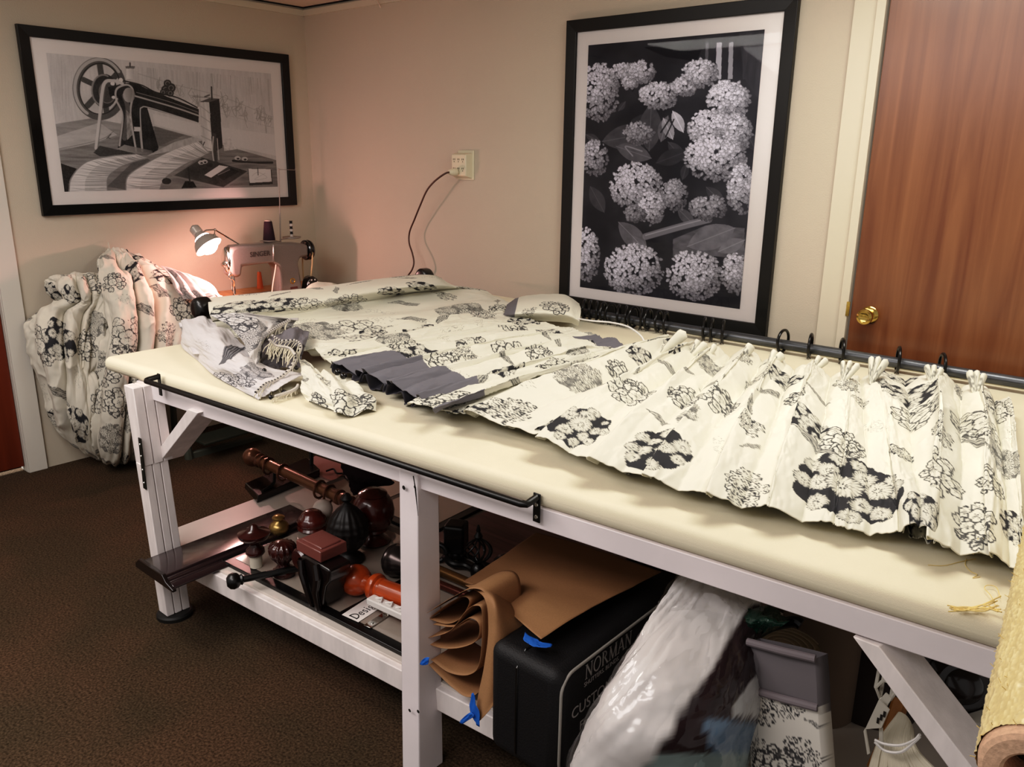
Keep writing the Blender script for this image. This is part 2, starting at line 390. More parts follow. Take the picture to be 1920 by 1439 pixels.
w = MB().box((-.05, -.93+.03, 1.22), (.1, 1.80+.06, 2.44)).box((-.05, -2.25, 2.28), (.1, .9, .32)).box((-.05, -3.6, 1.22), (.1, 1.8, 2.44))
struct(build('wall_left', w, m_wall))
w = MB().box((1.70, .05, 1.22), (3.40, .1, 2.44)).box((3.87, .05, 2.37), (.94, .1, .14)).box((4.87, .05, 1.22), (1.06, .1, 2.44))
struct(build('wall_back', w, m_wall))
struct(build('ceiling', MB().box((2.6, -2.0, 2.475), (5.4, 4.2, .06)), m_ceil))
struct(build('trim_1', MB().box((.006, -2.0, 2.412), (.012, 4., .034)), m_trim))
struct(build('trim_2', MB().box((2.7, -.006, 2.412), (5.4, .012, .034)), m_trim))
struct(build('trim_3', MB().box((2.7, -.007, 2.4425), (5.4, .016, .006)).box((.007, -2.0, 2.4425), (.016, 4., .006)), m_gap))
# left door: dark red stained, daylight gap beneath
struct(build('door_1', MB().box((-.045, -2.25, 1.07), (.04, .78, 2.08)), wood('red stained door', (92, 34, 12), (120, 50, 22), 2.2, .4, .3, (5, 5, .5)), bevel=.002))
struct(build('trim_4', MB().box((.009, -1.81, 1.07), (.018, .09, 2.14)).box((-.04, -1.852, 1.07), (.09, .012, 2.14)).box((.009, -2.25, 2.17), (.018, .97, .08)).box((.009, -2.69, 1.07), (.018, .09, 2.14)), mat('white door trim', (216, 210, 200), .5), bevel=.003))
struct(build('outside_slab', MB().box((-.6, -2.25, -.02), (1.0, 1.6, .04)), mat('white outdoor slab', (225, 225, 225), .9)))  # white ground slab added outside, lit to brighten the gap under the door
# right door with casing
d2 = struct(build('door_2', MB().box((3.82, -.004, 1.15), (.815, .035, 2.28)), m_door, bevel=.002))
mb = MB(); kx, kz = 3.482, 1.045
mb.lathe([(0, 0), (.033, 0), (.033, .004), (.028, .008), (.014, .010), (.012, .028), (.018, .036), (.027, .044), (.030, .054), (.028, .062), (.020, .066), (.017, .064), (0, .064)], (kx, -.0215, kz), (0, -1, 0), 40)
knob = build('door_handle', mb, m_brass, d2); knob['label'] = 'polished brass round door knob'
struct(build('trim_6', MB().box((3.33, -.009, 1.22), (.085, .018, 2.44)).box((3.388, -.018, 1.22), (.032, .036, 2.44)).box((4.30, -.009, 1.22), (.09, .018, 2.44)), m_trim, bevel=.002))
build('strike_plate', MB().box((3.405, -.037, 1.06), (.012, .004, .055)).box((3.405, -.04, 1.06), (.006, .004, .02)), m_brass, bpy.data.objects['trim_6'])

# wall outlet with plug-in adapter, plug and cord
m_ivory = mat('ivory plastic', (222, 215, 190), .4)
ox, oz = 1.338, 1.55
ot = thing('wall_outlet', 'ivory multi-socket outlet box on the wall between the two framed pictures', 'outlet', (ox, 0, oz))
mb = MB(); mb.hexa([(ox-.062, -.001, oz-.066), (ox+.062, -.001, oz-.066), (ox+.062, -.001, oz+.066), (ox-.062, -.001, oz+.066)][::1], [(ox-.045, -.05, oz-.05), (ox+.058, -.05, oz-.05), (ox+.058, -.05, oz+.058), (ox-.045, -.05, oz+.058)])
build('adapter_box', mb, m_ivory, ot, bevel=.004)
for i in range(3):
    for j in (0, 1):
        mb = MB()
        cx, cz = ox-.026+i*.031, oz-.018+j*.046
        mb.box((cx-.005, -.0508, cz+.005), (.0025, .001, .009)).box((cx+.005, -.0508, cz+.005), (.0025, .001, .009)).box((cx, -.0508, cz-.007), (.004, .001, .004))
        build('socket', mb, m_gap, ot)
build('cover_plate', MB().box((ox+.016, -.003, oz+.004), (.115, .006, .15)), m_ivory, ot, bevel=.002)
cp = [P(843, 323, y=-.10), P(834, 326, y=-.13), P(815, 340, y=-.14), P(800, 358, y=-.13), P(788, 385, y=-.11), P(777, 412, y=-.09), P(768, 435, y=-.08), P(767, 455, y=-.08), P(773, 475, y=-.09), P(776, 492, y=-.10), P(773, 505, y=-.11), P(766, 516, y=-.11), P(757, 530, y=-.10), P(752, 570, y=-.06)]
cord = thing('power_cord', 'brown power cord with a white plug hanging from the wall outlet', 'cord', cp[0])
build('cable', MB().tube([V(q) for q in crspline([tuple(q) for q in cp], 60)], .0048, 8), mat('brown cable', (78, 52, 44), .5), cord)
build('plug', MB().lathe([(0, 0), (.010, 0), (.013, .004), (.017, .02), (.019, .045), (.017, .05), (0, .05)], cp[0]+V((-.004, -.003, 0)), V((.25, 1, .02)), 20), m_ivory, cord)
# bit of wire under the ceiling
wp = [P(706, -6, y=-.02), P(708, 2, y=-.03), P(711, 8, y=-.03), P(714, 14, y=-.02), P(713, 9, y=-.02)]
tag(build('wire_hook', MB().tube([V(q) for q in crspline([tuple(q) for q in wp], 20)], .003, 6), mat('pale wire', (225, 205, 190), .5)), 'short bent pale wire sticking out of the wall near the ceiling', 'wire')

# ================================================================== WORK TABLE
TZ = .90
def yf(x): return -2.02+(x-1.49)*.0717
ex = V((1, .0717, 0)).normalized(); ey = V((-.0717, 1, 0)).normalized()
def FT(x, d=0., z=0.): return V((x, yf(x), z))+ey*d           # along the front edge, d = depth into the table
m_cloth = mat('cream padded table cover', (228, 220, 196), .93, nscale=7, namt=.03, bump=.15, bscale=500, spec=.15)
m_wp = mat('worn white paint', (232, 224, 222), .55, nscale=9, namt=.10, bump=.06, bscale=40, stretch=(3, 3, .7))
m_wp2 = mat('white rail paint', (228, 220, 222), .55, nscale=5, namt=.05, bump=.05, bscale=40)
tb = thing('work_table', 'long white-painted work table with padded cream top, fabric spread over it', 'table', (3.1, -1.0, 0))
q = [FT(1.49), FT(4.85), V((4.85, -.10, 0)), V((1.47, -.10, 0))]
build('table_top', MB().hexa([p+V((0, 0, .846)) for p in q], [p+V((0, 0, TZ)) for p in q]), m_cloth, tb, bevel=.024, seg=5)
# back ledge behind the rod
build('back_ledge', MB().box((3.2, -.165, .908), (3.3, .085, .016)), m_cloth, tb, bevel=.004)
build('front_apron', MB().hexa([FT(1.70, .004, .795), FT(4.8, .004, .795), FT(4.8, .035, .795), FT(1.70, .035, .795)], [FT(1.70, .004, .847), FT(4.8, .004, .847), FT(4.8, .035, .847), FT(1.70, .035, .847)]), m_wp2, tb, bevel=.002)
build('side_apron', MB().box((1.72, -1.05, .80), (.03, 1.75, .09)), m_wp, tb, bevel=.002)
build('back_apron', MB().box((3.2, -.22, .80), (3.1, .03, .09)), m_wp, tb, bevel=.002)
def leg_planks(x0, x1, y0, y1, z0, z1, lean=0., cuts=3, top_grow=0.):
    mb = MB(); w = (y1-y0)/cuts
    for k in range(cuts):
        a, b = y0+k*w+.0012*(k > 0), y0+(k+1)*w-.0012*(k < cuts-1)
        B = [(x0, a, z0), (x1, a, z0), (x1, b, z0), (x0, b, z0)]
        L = lean*(z1-z0)
        T = [(x0+L, a, z1), (x1+L, a, z1), (x1+L, b, z1), (x0+L, b, z1)]
        mb.hexa(B, T)
    return mb
LEAN = -.082
l1 = build('leg', leg_planks(1.797, 1.857, -2.058, -1.972, .018, .578, LEAN, 3), m_wp, tb, bevel=.0025)
l1['label'] = 'leaning front left leg of worn white planks'
build('leg_extension', leg_planks(1.797-.046-.004, 1.857-.046+.003, -2.056, -1.955, .576, .848, LEAN, 3), m_wp, l1, bevel=.0025)
build('foot_pad', MB().lathe([(0, 0), (.062, 0), (.062, .012), (.056, .018), (0, .018)], (1.832, -2.018, 0), n=36), mat('black rubber pad', (22, 20, 18), .6), l1)
pl = MB(); a = P(262, 822, y=-2.062); b = P(272, 917, y=-2.062)
pl.beam(a, b, .019, .003, (0, 1, 0))
build('mending_plate', pl, mat('dull steel', (62, 62, 56), .45, .8), l1)
for t in (.12, .35, .62, .88): build('screw', MB().lathe([(0, 0), (.004, 0), (.003, .002), (0, .002)], a.lerp(b, t)+V((0, -.002, 0)), (0, -1, 0), 10), mat('bright screw', (200, 200, 195), .3, .9), l1)
l2 = build('leg', MB().hexa([(3.020, -1.992, 0), (3.084, -1.988, 0), (3.084, -1.90, 0), (3.020, -1.90, 0)], [(2.955, -1.9185, .847), (3.018, -1.914, .847), (3.018, -1.84, .847), (2.955, -1.84, .847)]), m_wp2, tb, bevel=.003)
def LY(z): return -1.992+.0735*z/.847-.0006
for px, py, r in ((757, 915, .006), (778, 914, .0045), (768, 1333, .005), (784, 1335, .005)): build('nail_hole', MB().lathe([(0, 0), (r, 0), (r*.6, .0007), (0, .0007)], P(px, py, y=LY(.72 if py < 1000 else .1)), (0, -1, 0), 12), m_gap, l2)
c0 = [P(775, 893, y=LY(.74)), P(777, 905, y=LY(.74)), P(779, 918, y=LY(.74)), P(781, 940, y=LY(.74)), P(784, 968, y=LY(.74))]
build('wood_crack', MB().tube(c0, [.0015, .0012, .002, .0012, .0004], 6), m_gap, l2)
build('leg', leg_planks(4.47, 4.56, -1.80, -1.70, 0, .80, 0., 1), m_wp, tb, bevel=.004)
for x in (1.75, 3.0, 4.5): build('leg', leg_planks(x, x+.08, -.32, -.24, 0, .80, 0., 1), m_wp, tb, bevel=.004)
build('brace', MB().prism([(P(a, b, y=-1.992).x, P(a, b, y=-1.992).z) for a, b in ((295, 846), (352, 768), (371, 775), (299, 868))], (0, -1.992, 0), (1, 0, 0), (0, 0, 1), (0, .088, 0)), m_wp, tb, bevel=.002)
build('brace', MB().beam((1.76, -1.90, .60), (1.98, -1.86, .815), .05, .05, (0, 0, 1)), m_wp, tb, bevel=.002)
build('brace', MB().prism([(P(a, b, y=-1.835).x, P(a, b, y=-1.835).z) for a, b in ((1598, 1194), (1648, 1213), (1930, 1580), (1880, 1580))], (0, -1.835, 0), (1, 0, 0), (0, 0, 1), (.012, .09, 0)), m_wp, tb, bevel=.002)
SZ = .24
build('shelf', MB().hexa([FT(1.66, .02, .215), FT(4.7, .02, .215), V((4.7, -.93, .215)), V((1.60, -.93, .215))], [FT(1.66, .02, SZ), FT(4.7, .02, SZ), V((4.7, -.93, SZ)), V((1.60, -.93, SZ))]), mat('shelf paint', (205, 196, 188), .4, nscale=4, namt=.06), tb, bevel=.002)
build('shelf_rail', MB().hexa([FT(1.86, .0, .165), FT(2.955, .0, .165), FT(2.955, .03, .165), FT(1.86, .03, .165)], [FT(1.86, .0, .232), FT(2.955, .0, .232), FT(2.955, .03, .232), FT(1.86, .03, .232)]), m_wp, tb, bevel=.003)
build('shelf_rail', MB().hexa([FT(3.06, .0, .165), FT(4.47, .0, .165), FT(4.47, .03, .165), FT(3.06, .03, .165)], [FT(3.06, .0, .232), FT(4.47, .0, .232), FT(4.47, .03, .232), FT(3.06, .03, .232)]), m_wp, tb, bevel=.003)
# black towel-bar style rail on the front
e0, e1 = P(270, 714, y=-2.052), P(985, 948, y=-1.93)
b0, b1 = P(299, 706, y=-2.004), P(1008, 932, y=-1.889)
hr = build('hanging_rail', MB().tube([b0, b0.lerp(e0, .7), e0+(b0-e0)*.12+V((.004, 0, 0)), e0+(e1-e0)*.008, e0.lerp(e1, .5), e1-(e1-e0)*.008, e1+(b1-e1)*.12, e1.lerp(b1, .3), b1], .0085, 12), m_black, tb)
hr['label'] = 'black metal rail along the front edge'
build('bracket', MB().box(b0+V((0, -.002, -.028)), (.018, .004, .075)), m_black, hr, bevel=.0015); build('bracket', MB().box(b1+V((0, -.002, -.026)), (.020, .004, .07)), m_black, hr, bevel=.0015)
for dz in (-.018, -.048): build('screw', MB().lathe([(0, 0), (.005, 0), (.004, .002), (0, .002)], b1+V((0, -.004, dz)), (0, -1, 0), 10), MATS['bright screw'], hr)
# ================================================================== FRAMED PICTURES
def glass_mat():
    m = bpy.data.materials.new('picture glass'); m.use_nodes = True; nt = m.node_tree; nt.nodes.clear()
    o = nt.nodes.new('ShaderNodeOutputMaterial'); t = nt.nodes.new('ShaderNodeBsdfTransparent'); g = nt.nodes.new('ShaderNodeBsdfGlossy'); g.inputs['Roughness'].default_value = .03
    f = nt.nodes.new('ShaderNodeFresnel'); f.inputs['IOR'].default_value = 1.28; mx = nt.nodes.new('ShaderNodeMixShader')
    nt.links.new(f.outputs[0], mx.inputs[0]); nt.links.new(t.outputs[0], mx.inputs[1]); nt.links.new(g.outputs[0], mx.inputs[2]); nt.links.new(mx.outputs[0], o.inputs[0]); return m
GLASS = glass_mat()
def homog(src, w, h):
    dst = [(0, 0), (w, 0), (w, h), (0, h)]; A = []; B = []
    for (x, y), (u, v) in zip(src, dst):
        A += [[x, y, 1, 0, 0, 0, -u*x, -u*y], [0, 0, 0, x, y, 1, -v*x, -v*y]]; B += [u, v]
    return np.append(np.linalg.solve(np.array(A, float), np.array(B, float)), 1).reshape(3, 3)
class Raster:
    def __init__(s, w, h, quad, base): s.w, s.h = w, h; s.im = np.full((h, w), base, float); s.H = homog(quad, w-1, h-1); s.yy, s.xx = np.mgrid[0:h, 0:w].astype(float); s.k = (w-1)/(quad[1][0]-quad[0][0])
    def m(s, pts):
        p = np.array([(x, y, 1.) for x, y in pts]) @ s.H.T; return p[:, :2]/p[:, 2:]
    def win(s, p, e):
        x0, y0 = np.floor(p.min(0)-e).astype(int); x1, y1 = np.ceil(p.max(0)+e).astype(int)+1
        return slice(max(y0, 0), max(min(y1, s.h), 0)), slice(max(x0, 0), max(min(x1, s.w), 0))
    def fill(s, pts, val, a=1., tex=None, grad=None):
        p = s.m(pts); sl = s.win(p, 1); X, Y = s.xx[sl], s.yy[sl]
        if X.size == 0: return
        ins = np.zeros(X.shape, bool)
        for (x0, y0), (x1, y1) in zip(p, np.roll(p, -1, 0)):
            c = (y0 > Y) != (y1 > Y); ins ^= c & (X < (x1-x0)*(Y-y0)/(y1-y0+1e-12)+x0)
        v = np.full(X.shape, val)
        if tex: v = v*(1-tex[0]+2*tex[0]*fbm(X/tex[1], Y/tex[2], 3))
        if grad: v = v+grad*((X-X.min())/(np.ptp(X)+1)-.5)
        s.im[sl] = np.where(ins, s.im[sl]*(1-a)+v*a, s.im[sl])
    def line(s, pts, wd, val, a=1., smooth=True):
        if smooth and len(pts) > 2: pts = crspline(pts, len(pts)*6)
        p = s.m(pts); r = wd*s.k/2; sl = s.win(p, r+1); X, Y = s.xx[sl], s.yy[sl]
        if X.size == 0: return
        d = np.full(X.shape, 1e9)
        for (x0, y0), (x1, y1) in zip(p[:-1], p[1:]):
            L = (x1-x0)**2+(y1-y0)**2+1e-9; t = np.clip(((X-x0)*(x1-x0)+(Y-y0)*(y1-y0))/L, 0, 1); d = np.minimum(d, np.hypot(X-x0-t*(x1-x0), Y-y0-t*(y1-y0)))
        k = np.clip(r+.5-d, 0, 1)*a; s.im[sl] = s.im[sl]*(1-k)+val*k
    def ell(s, cx, cy, rx, ry, n=40, a0=0, a1=360): return [(cx+rx*math.cos(math.radians(a0+(a1-a0)*i/n)), cy+ry*math.sin(math.radians(a0+(a1-a0)*i/n))) for i in range(n)]

def hydrangea():
    R = Raster(400, 600, [(142, 190), (888, 125), (778, 1298), (107, 1215)], .03); rs = np.random.RandomState(5)
    R.im[:] = .018+.05*fbm(R.xx/60, R.yy/60, 2)**1.6
    R.fill([(380, 200), (640, 170), (600, 260), (470, 240)], .01)
    for x0, x1, v in ((686, 708, .55), (738, 756, .4), (640, 652, .14), (800, 815, .06), (846, 860, .05)): R.fill([(x0, 180), (x1, 178), (x1-4, 335), (x0-6, 335)], v, .9)
    R.fill([(780, 140), (888, 130), (860, 420), (800, 330)], .06, .6, tex=(.5, 9, 40))
    R.fill([(500, 1010), (640, 950), (800, 960), (800, 1090), (640, 1075), (500, 1090)], .16, .9, tex=(.6, 26, 12))
    leaves = [((200, 600), (420, 560), .10), ((260, 620), (410, 670), .13), ((400, 480), (300, 590), .05), ((410, 440), (400, 640), .09), ((480, 490), (450, 600), .16), ((500, 470), (545, 560), .55), ((460, 500), (500, 590), .4), ((480, 600), (550, 680), .07), ((270, 940), (390, 1060), .17), ((330, 1000), (385, 1060), .2), ((150, 790), (210, 900), .08), ((640, 790), (715, 860), .08), ((520, 880), (590, 950), .11), ((130, 570), (190, 600), .08), ((560, 690), (540, 760), .06), ((800, 540), (850, 640), .05), ((430, 690), (560, 640), .05), ((300, 430), (270, 470), .08), ((690, 1060), (800, 1010), .22), ((560, 1040), (760, 960), .2)]
    for (x0, y0), (x1, y1), v in leaves:
        dx, dy = x1-x0, y1-y0; pts = []
        for t in np.linspace(0, 1, 12): w = .24*math.sin(PI*t)**.8; pts.append((x0+dx*t-dy*w, y0+dy*t+dx*w))
        for t in np.linspace(1, 0, 12): w = .24*math.sin(PI*t)**.8; pts.append((x0+dx*t+dy*w, y0+dy*t-dx*w))
        R.fill(pts, v, .95, tex=(.35, 14, 14)); R.line([(x0, y0), (x1, y1)], 3, v*1.8, .7, False)
    R.line([(385, 1000), (520, 960), (650, 925)], 30, .26, .8); R.line([(385, 995), (520, 955), (650, 920)], 5, .5, .6); R.line([(330, 660), (300, 620), (370, 640)], 6, .3)
    R.line([(300, 340), (345, 350), (330, 385)], 6, .02); R.line([(450, 560), (490, 500)], 7, .03); R.line([(470, 580), (505, 505)], 6, .02)
    heads = [(185, 390, 100, 140), (290, 305, 60, 45), (370, 305, 62, 55), (320, 350, 40, 32), (440, 405, 92, 64), (550, 365, 66, 42), (615, 310, 85, 66), (735, 425, 100, 95), (355, 565, 76, 52, .6), (170, 670, 62, 85, .75), (660, 545, 105, 95), (770, 560, 70, 90, .8), (680, 665, 145, 110), (790, 800, 70, 120, .85), (505, 825, 62, 78, .6), (650, 875, 90, 58, .6), (345, 790, 125, 112), (410, 880, 62, 80), (340, 905, 50, 40, .5), (135, 1080, 60, 130), (335, 1140, 140, 122), (590, 1160, 132, 118), (760, 1150, 60, 95, .85)]
    for hd in heads:
        cx, cy, rx, ry = hd[:4]; B = hd[4] if len(hd) > 4 else 1.
        n = int(rx*ry/42)+40; seq = []
        for k in range(n): r = math.sqrt(rs.rand()); a = rs.uniform(0, 2*PI); seq.append((r, a))
        seq.sort(key=lambda q: -q[0]+rs.uniform(-.25, .25))
        for r, a in seq:
            x, y = cx+rx*.9*r*math.cos(a), cy+ry*.9*r*math.sin(a)
            nx, ny = r*math.cos(a), r*math.sin(a); nz = math.sqrt(max(0, 1-nx*nx-ny*ny))
            lum = B*(.30+.80*max(0, -.35*nx-.6*ny+.65*nz))*rs.uniform(.68, 1.12)
            c = R.m([(x, y)])[0]; sz = (.5+.5*nz*.6+.25)*rs.uniform(8, 15)*R.k; ang = rs.uniform(0, PI); sl = R.win(np.array([c]), sz*1.5); X, Y = R.xx[sl]-c[0], R.yy[sl]-c[1]
            if X.size == 0: continue
            u, v = X*math.cos(ang)+Y*math.sin(ang), -X*math.sin(ang)+Y*math.cos(ang); q = (np.abs(u/sz)**1.5+np.abs(v/(sz*.66))**1.5)
            sh = lum*(1-.35*q)*(1+.35*u/sz); R.im[sl] = np.where(q < 1, np.where(q > .8, sh*.55, sh), R.im[sl])
    im = np.clip(R.im*1.22-.004, .005, .95); return im[..., None]*np.array([.97, .94, 1.05])+np.array([.002, .002, .009])

def machine_drawing():
    R = Raster(600, 350, [(262, 297), (1525, 415), (1560, 1050), (360, 1080)], .5); rs = np.random.RandomState(3)
    R.im[:] = .56+.10*(fbm(R.xx/5, R.yy/40, 1)-.5)+.16*(fbm(R.xx/60, R.yy/60, 4)-.5)
    for k in range(70):
        x = rs.uniform(780, 1530); y = 330+(x-262)*.093; R.line([(x, y), (x+rs.uniform(-4, 12), y+rs.uniform(40, 190))], rs.uniform(2, 7), rs.uniform(.36, .5), .5, False)
    for k in range(40): x = rs.uniform(280, 420); R.line([(x, rs.uniform(320, 600)), (x+5, rs.uniform(500, 680))], 3, .42, .35, False)
    def squig(cx, cy, s, v=.25):
        pts = [(cx+rs.normal(0, s*.35), cy+rs.normal(0, s*.6)) for _ in range(9)]; R.line(pts, 3.2, v, .7)
    for cx, cy, s in ((1010, 510, 40), (1095, 540, 50), (1120, 570, 40), (1250, 570, 50), (1275, 610, 40), (1345, 600, 50), (1370, 640, 40), (1460, 630, 50), (1485, 650, 45), (1520, 670, 30), (900, 470, 30)):
        squig(cx, cy, s, .26); squig(cx, cy+10, s, .36)
    R.line([(780, 415), (1000, 480), (1250, 545), (1535, 660)], 3, .33, .7); R.line([(1000, 560), (1250, 640), (1540, 720)], 3, .36, .5)
    R.fill([(860, 640), (1120, 700), (1560, 760), (1560, 880), (1300, 820), (870, 700)], .62, .8)
    # table
    R.fill([(300, 700), (520, 665), (700, 700), (700, 840), (330, 850)], .30, .9, tex=(.35, 40, 6)); R.fill([(310, 770), (560, 690), (660, 760), (480, 820), (330, 840)], .5, .8, tex=(.2, 30, 8))
    R.line([(330, 838), (470, 810), (580, 780), (640, 740)], 3, .15, .8); R.line([(600, 780), (625, 755), (610, 775), (635, 785)], 4, .1)
    R.fill([(330, 850), (560, 800), (870, 710), (1320, 835), (1565, 905), (1565, 1060), (355, 1090)], .25, 1, tex=(.45, 50, 5))
    R.fill([(340, 920), (430, 950), (380, 1080), (350, 1080)], .04); R.fill([(870, 715), (1040, 760), (900, 820), (860, 800)], .16, .8)
    R.fill([(600, 1050), (760, 900), (830, 890), (900, 960), (760, 1080)], .12, .8)
    # hand wheel
    cx, cy = 563, 500
    for k in range(6):
        a = PI/3*k+.35; R.line([(cx+20, cy), (cx+20+118*math.cos(a), cy+150*math.sin(a))], 30, .10, 1, False)
    R.line(R.ell(cx, cy, 132, 158)+[(cx+132, cy)], 36, .13, 1); R.line(R.ell(cx-4, cy-3, 136, 162, 40, 120, 330), 16, .52, .85); R.line(R.ell(cx+2, cy, 118, 143)+[(cx+120, cy)], 6, .03, .8)
    R.fill(R.ell(590, 512, 72, 96), .06); R.line(R.ell(583, 508, 64, 86, 30, 100, 300), 9, .32, .8); R.fill(R.ell(606, 520, 46, 62), .10); R.line(R.ell(606, 520, 46, 60)+[(652, 520)], 5, .3, .6); R.fill([(610, 490), (700, 470), (700, 540), (620, 545)], .04)
    R.fill(R.ell(636, 470, 12, 12), .8); R.fill(R.ell(682, 452, 12, 14), .8); R.fill(R.ell(640, 548, 10, 9), .75)
    # body
    R.fill([(655, 505), (690, 470), (760, 465), (830, 500), (1120, 615), (1118, 692), (830, 608), (842, 650), (892, 830), (880, 860), (660, 850), (690, 640)], .045, 1, tex=(.5, 20, 20))
    R.line([(672, 820), (690, 650), (655, 560), (660, 500), (720, 478), (752, 520), (735, 640), (765, 850)], 10, .55, .85)
    R.line([(700, 780), (720, 620), (700, 540)], 24, .16, .9); R.fill([(712, 620), (740, 650), (745, 760), (715, 790)], .45, .7, tex=(.7, 6, 10))
    R.line([(800, 840), (790, 640), (800, 605), (840, 606), (1000, 655), (1110, 690)], 6, .55, .9); R.line([(760, 540), (830, 560), (1000, 610), (1115, 650)], 9, .5, .9); R.line([(770, 520), (960, 575), (1115, 632)], 4, .28, .9)
    R.fill(R.ell(728, 535, 34, 42), .4, .8, grad=-.4); R.line([(790, 740), (800, 850)], 12, .5, .8, False); R.fill([(755, 715), (790, 715), (790, 740), (755, 740)], .6)
    R.line([(540, 835), (560, 680), (585, 480), (640, 455), (690, 470)], 17, .60, .95); R.line([(549, 835), (569, 680), (594, 490)], 5, .16, .8)
    R.fill([(715, 380), (755, 380), (758, 445), (712, 445)], .62, 1, grad=-.35); R.fill([(708, 372), (764, 372), (760, 386), (710, 386)], .2); R.line([(735, 355), (735, 375)], 8, .1, 1, False)
    for cx2, cy2, r in ((945, 470, 22), (935, 505, 26), (965, 495, 26), (960, 525, 20), (920, 520, 18)): R.fill(R.ell(cx2, cy2, r, r), .07); R.line(R.ell(cx2, cy2, r*.5, r*.5), 4, .32, .7)
    R.line([(700, 455), (800, 480), (880, 520), (1000, 550), (1110, 605)], 8, .05, 1); R.line([(1090, 545), (1200, 550)], 5, .2, .8, False)
    # face plate
    R.fill([(1125, 575), (1180, 565), (1195, 850), (1140, 850)], .62, 1, tex=(.3, 6, 60)); R.fill([(1178, 565), (1236, 556), (1252, 830), (1195, 862)], .06, 1)
    for k in range(5): R.line([(1132, 600+k*55), (1185, 640+k*50)], 7, .35, .6, False)
    R.fill([(1122, 575), (1180, 552), (1238, 556), (1180, 575)], .14); R.line([(1192, 490), (1194, 560)], 9, .08, 1, False); R.line([(1155, 545), (1180, 535)], 9, .15, 1, False)
    R.line([(1205, 760), (1210, 860), (1215, 965)], 22, .10, 1, False); R.line([(1200, 770), (1195, 850), (1205, 930)], 8, .55, .9); R.line([(1222, 780), (1230, 900)], 5, .6, .8, False); R.line([(1130, 845), (1150, 800)], 6, .06, 1, False)
    # base plate
    R.fill([(970, 990), (1130, 885), (1395, 965), (1255, 1058)], .09, 1, tex=(.5, 30, 30)); R.line([(970, 990), (1255, 1058), (1395, 965)], 10, .30, .8, False); R.line([(980, 985), (1130, 890)], 4, .3, .7, False)
    R.fill([(1148, 985), (1232, 930), (1282, 938), (1185, 1000)], .66); R.fill([(1210, 985), (1300, 945), (1345, 965), (1255, 1015)], .05); R.line([(1225, 985), (1290, 955)], 5, .4, .6, False)
    R.fill([(525, 860), (560, 820), (690, 850), (830, 870), (700, 885), (560, 880)], .08, 1); R.fill([(655, 840), (700, 815), (860, 850), (830, 880)], .3, .8, grad=-.3)
    for k, (x, y) in enumerate(((1150, 910), (1180, 930), (1130, 915), (1335, 890), (1375, 895))): R.fill(R.ell(x, y, 17, 12), .55 if k != 1 else .06); R.fill(R.ell(x+3, y+3, 8, 5), .05)
    R.line([(1310, 905), (1420, 915), (1530, 915)], 15, .06); R.line([(1300, 925), (1400, 920), (1540, 935)], 7, .3, .8)
    # ruffled cloth
    def ruffle(a, b, n, v):
        a, b = crspline(a, n), crspline(b, n); R.fill(list(map(tuple, a))+list(map(tuple, b[::-1])), v)
        for k in range(0, n):
            p, q = a[k], b[k]; m1 = p*.55+q*.45+rs.normal(0, 6, 2); R.line([p, m1, q], rs.uniform(3, 8), rs.uniform(.25, .42), .75); R.line([p*.98+q*.02, p*.6+q*.4], 6, .85, .5, False)
        R.line(a, 6, .25, .9, False); R.line(b, 5, .22, .8, False)
    ruffle([(385, 1078), (400, 1000), (480, 915), (620, 880), (760, 868)], [(600, 1078), (605, 1000), (660, 950), (740, 915), (830, 890)], 40, .60)
    ruffle([(705, 1075), (720, 990), (830, 915), (980, 840), (1110, 795)], [(890, 1078), (930, 1000), (1030, 930), (1120, 890), (1180, 860)], 46, .64)
    R.fill([(820, 880), (980, 800), (1120, 760), (1140, 790), (960, 850)], .5, .8, tex=(.3, 8, 20)); R.fill([(1255, 790), (1290, 770), (1330, 840), (1260, 850)], .6, .9, tex=(.3, 6, 6))
    # box and oil can
    R.fill([(1392, 952), (1525, 955), (1532, 1036), (1400, 1044)], .07); R.fill([(1396, 950), (1520, 952), (1526, 1022), (1402, 1030)], .74); R.line([(1415, 990), (1450, 970), (1500, 1000), (1430, 1010), (1490, 975)], 3, .45, .8); R.line([(1448, 945), (1450, 985)], 6, .12, 1, False)
    R.fill([(1018, 1060), (1040, 1020), (1085, 1020), (1105, 1055)], .03); R.line([(1058, 945), (1066, 1025)], 9, .05, 1, False); R.fill(R.ell(935, 1020, 26, 18), .05)
    R.im += .05*(fbm(R.xx/2.2, R.yy/2.2, 8)-.5)
    im = np.clip(R.im*1.32-.006, .008, .92); return im[..., None]*np.array([1.02, .97, .97])
PRINT = vcol_mat('printed paper', .6, spec=.3)
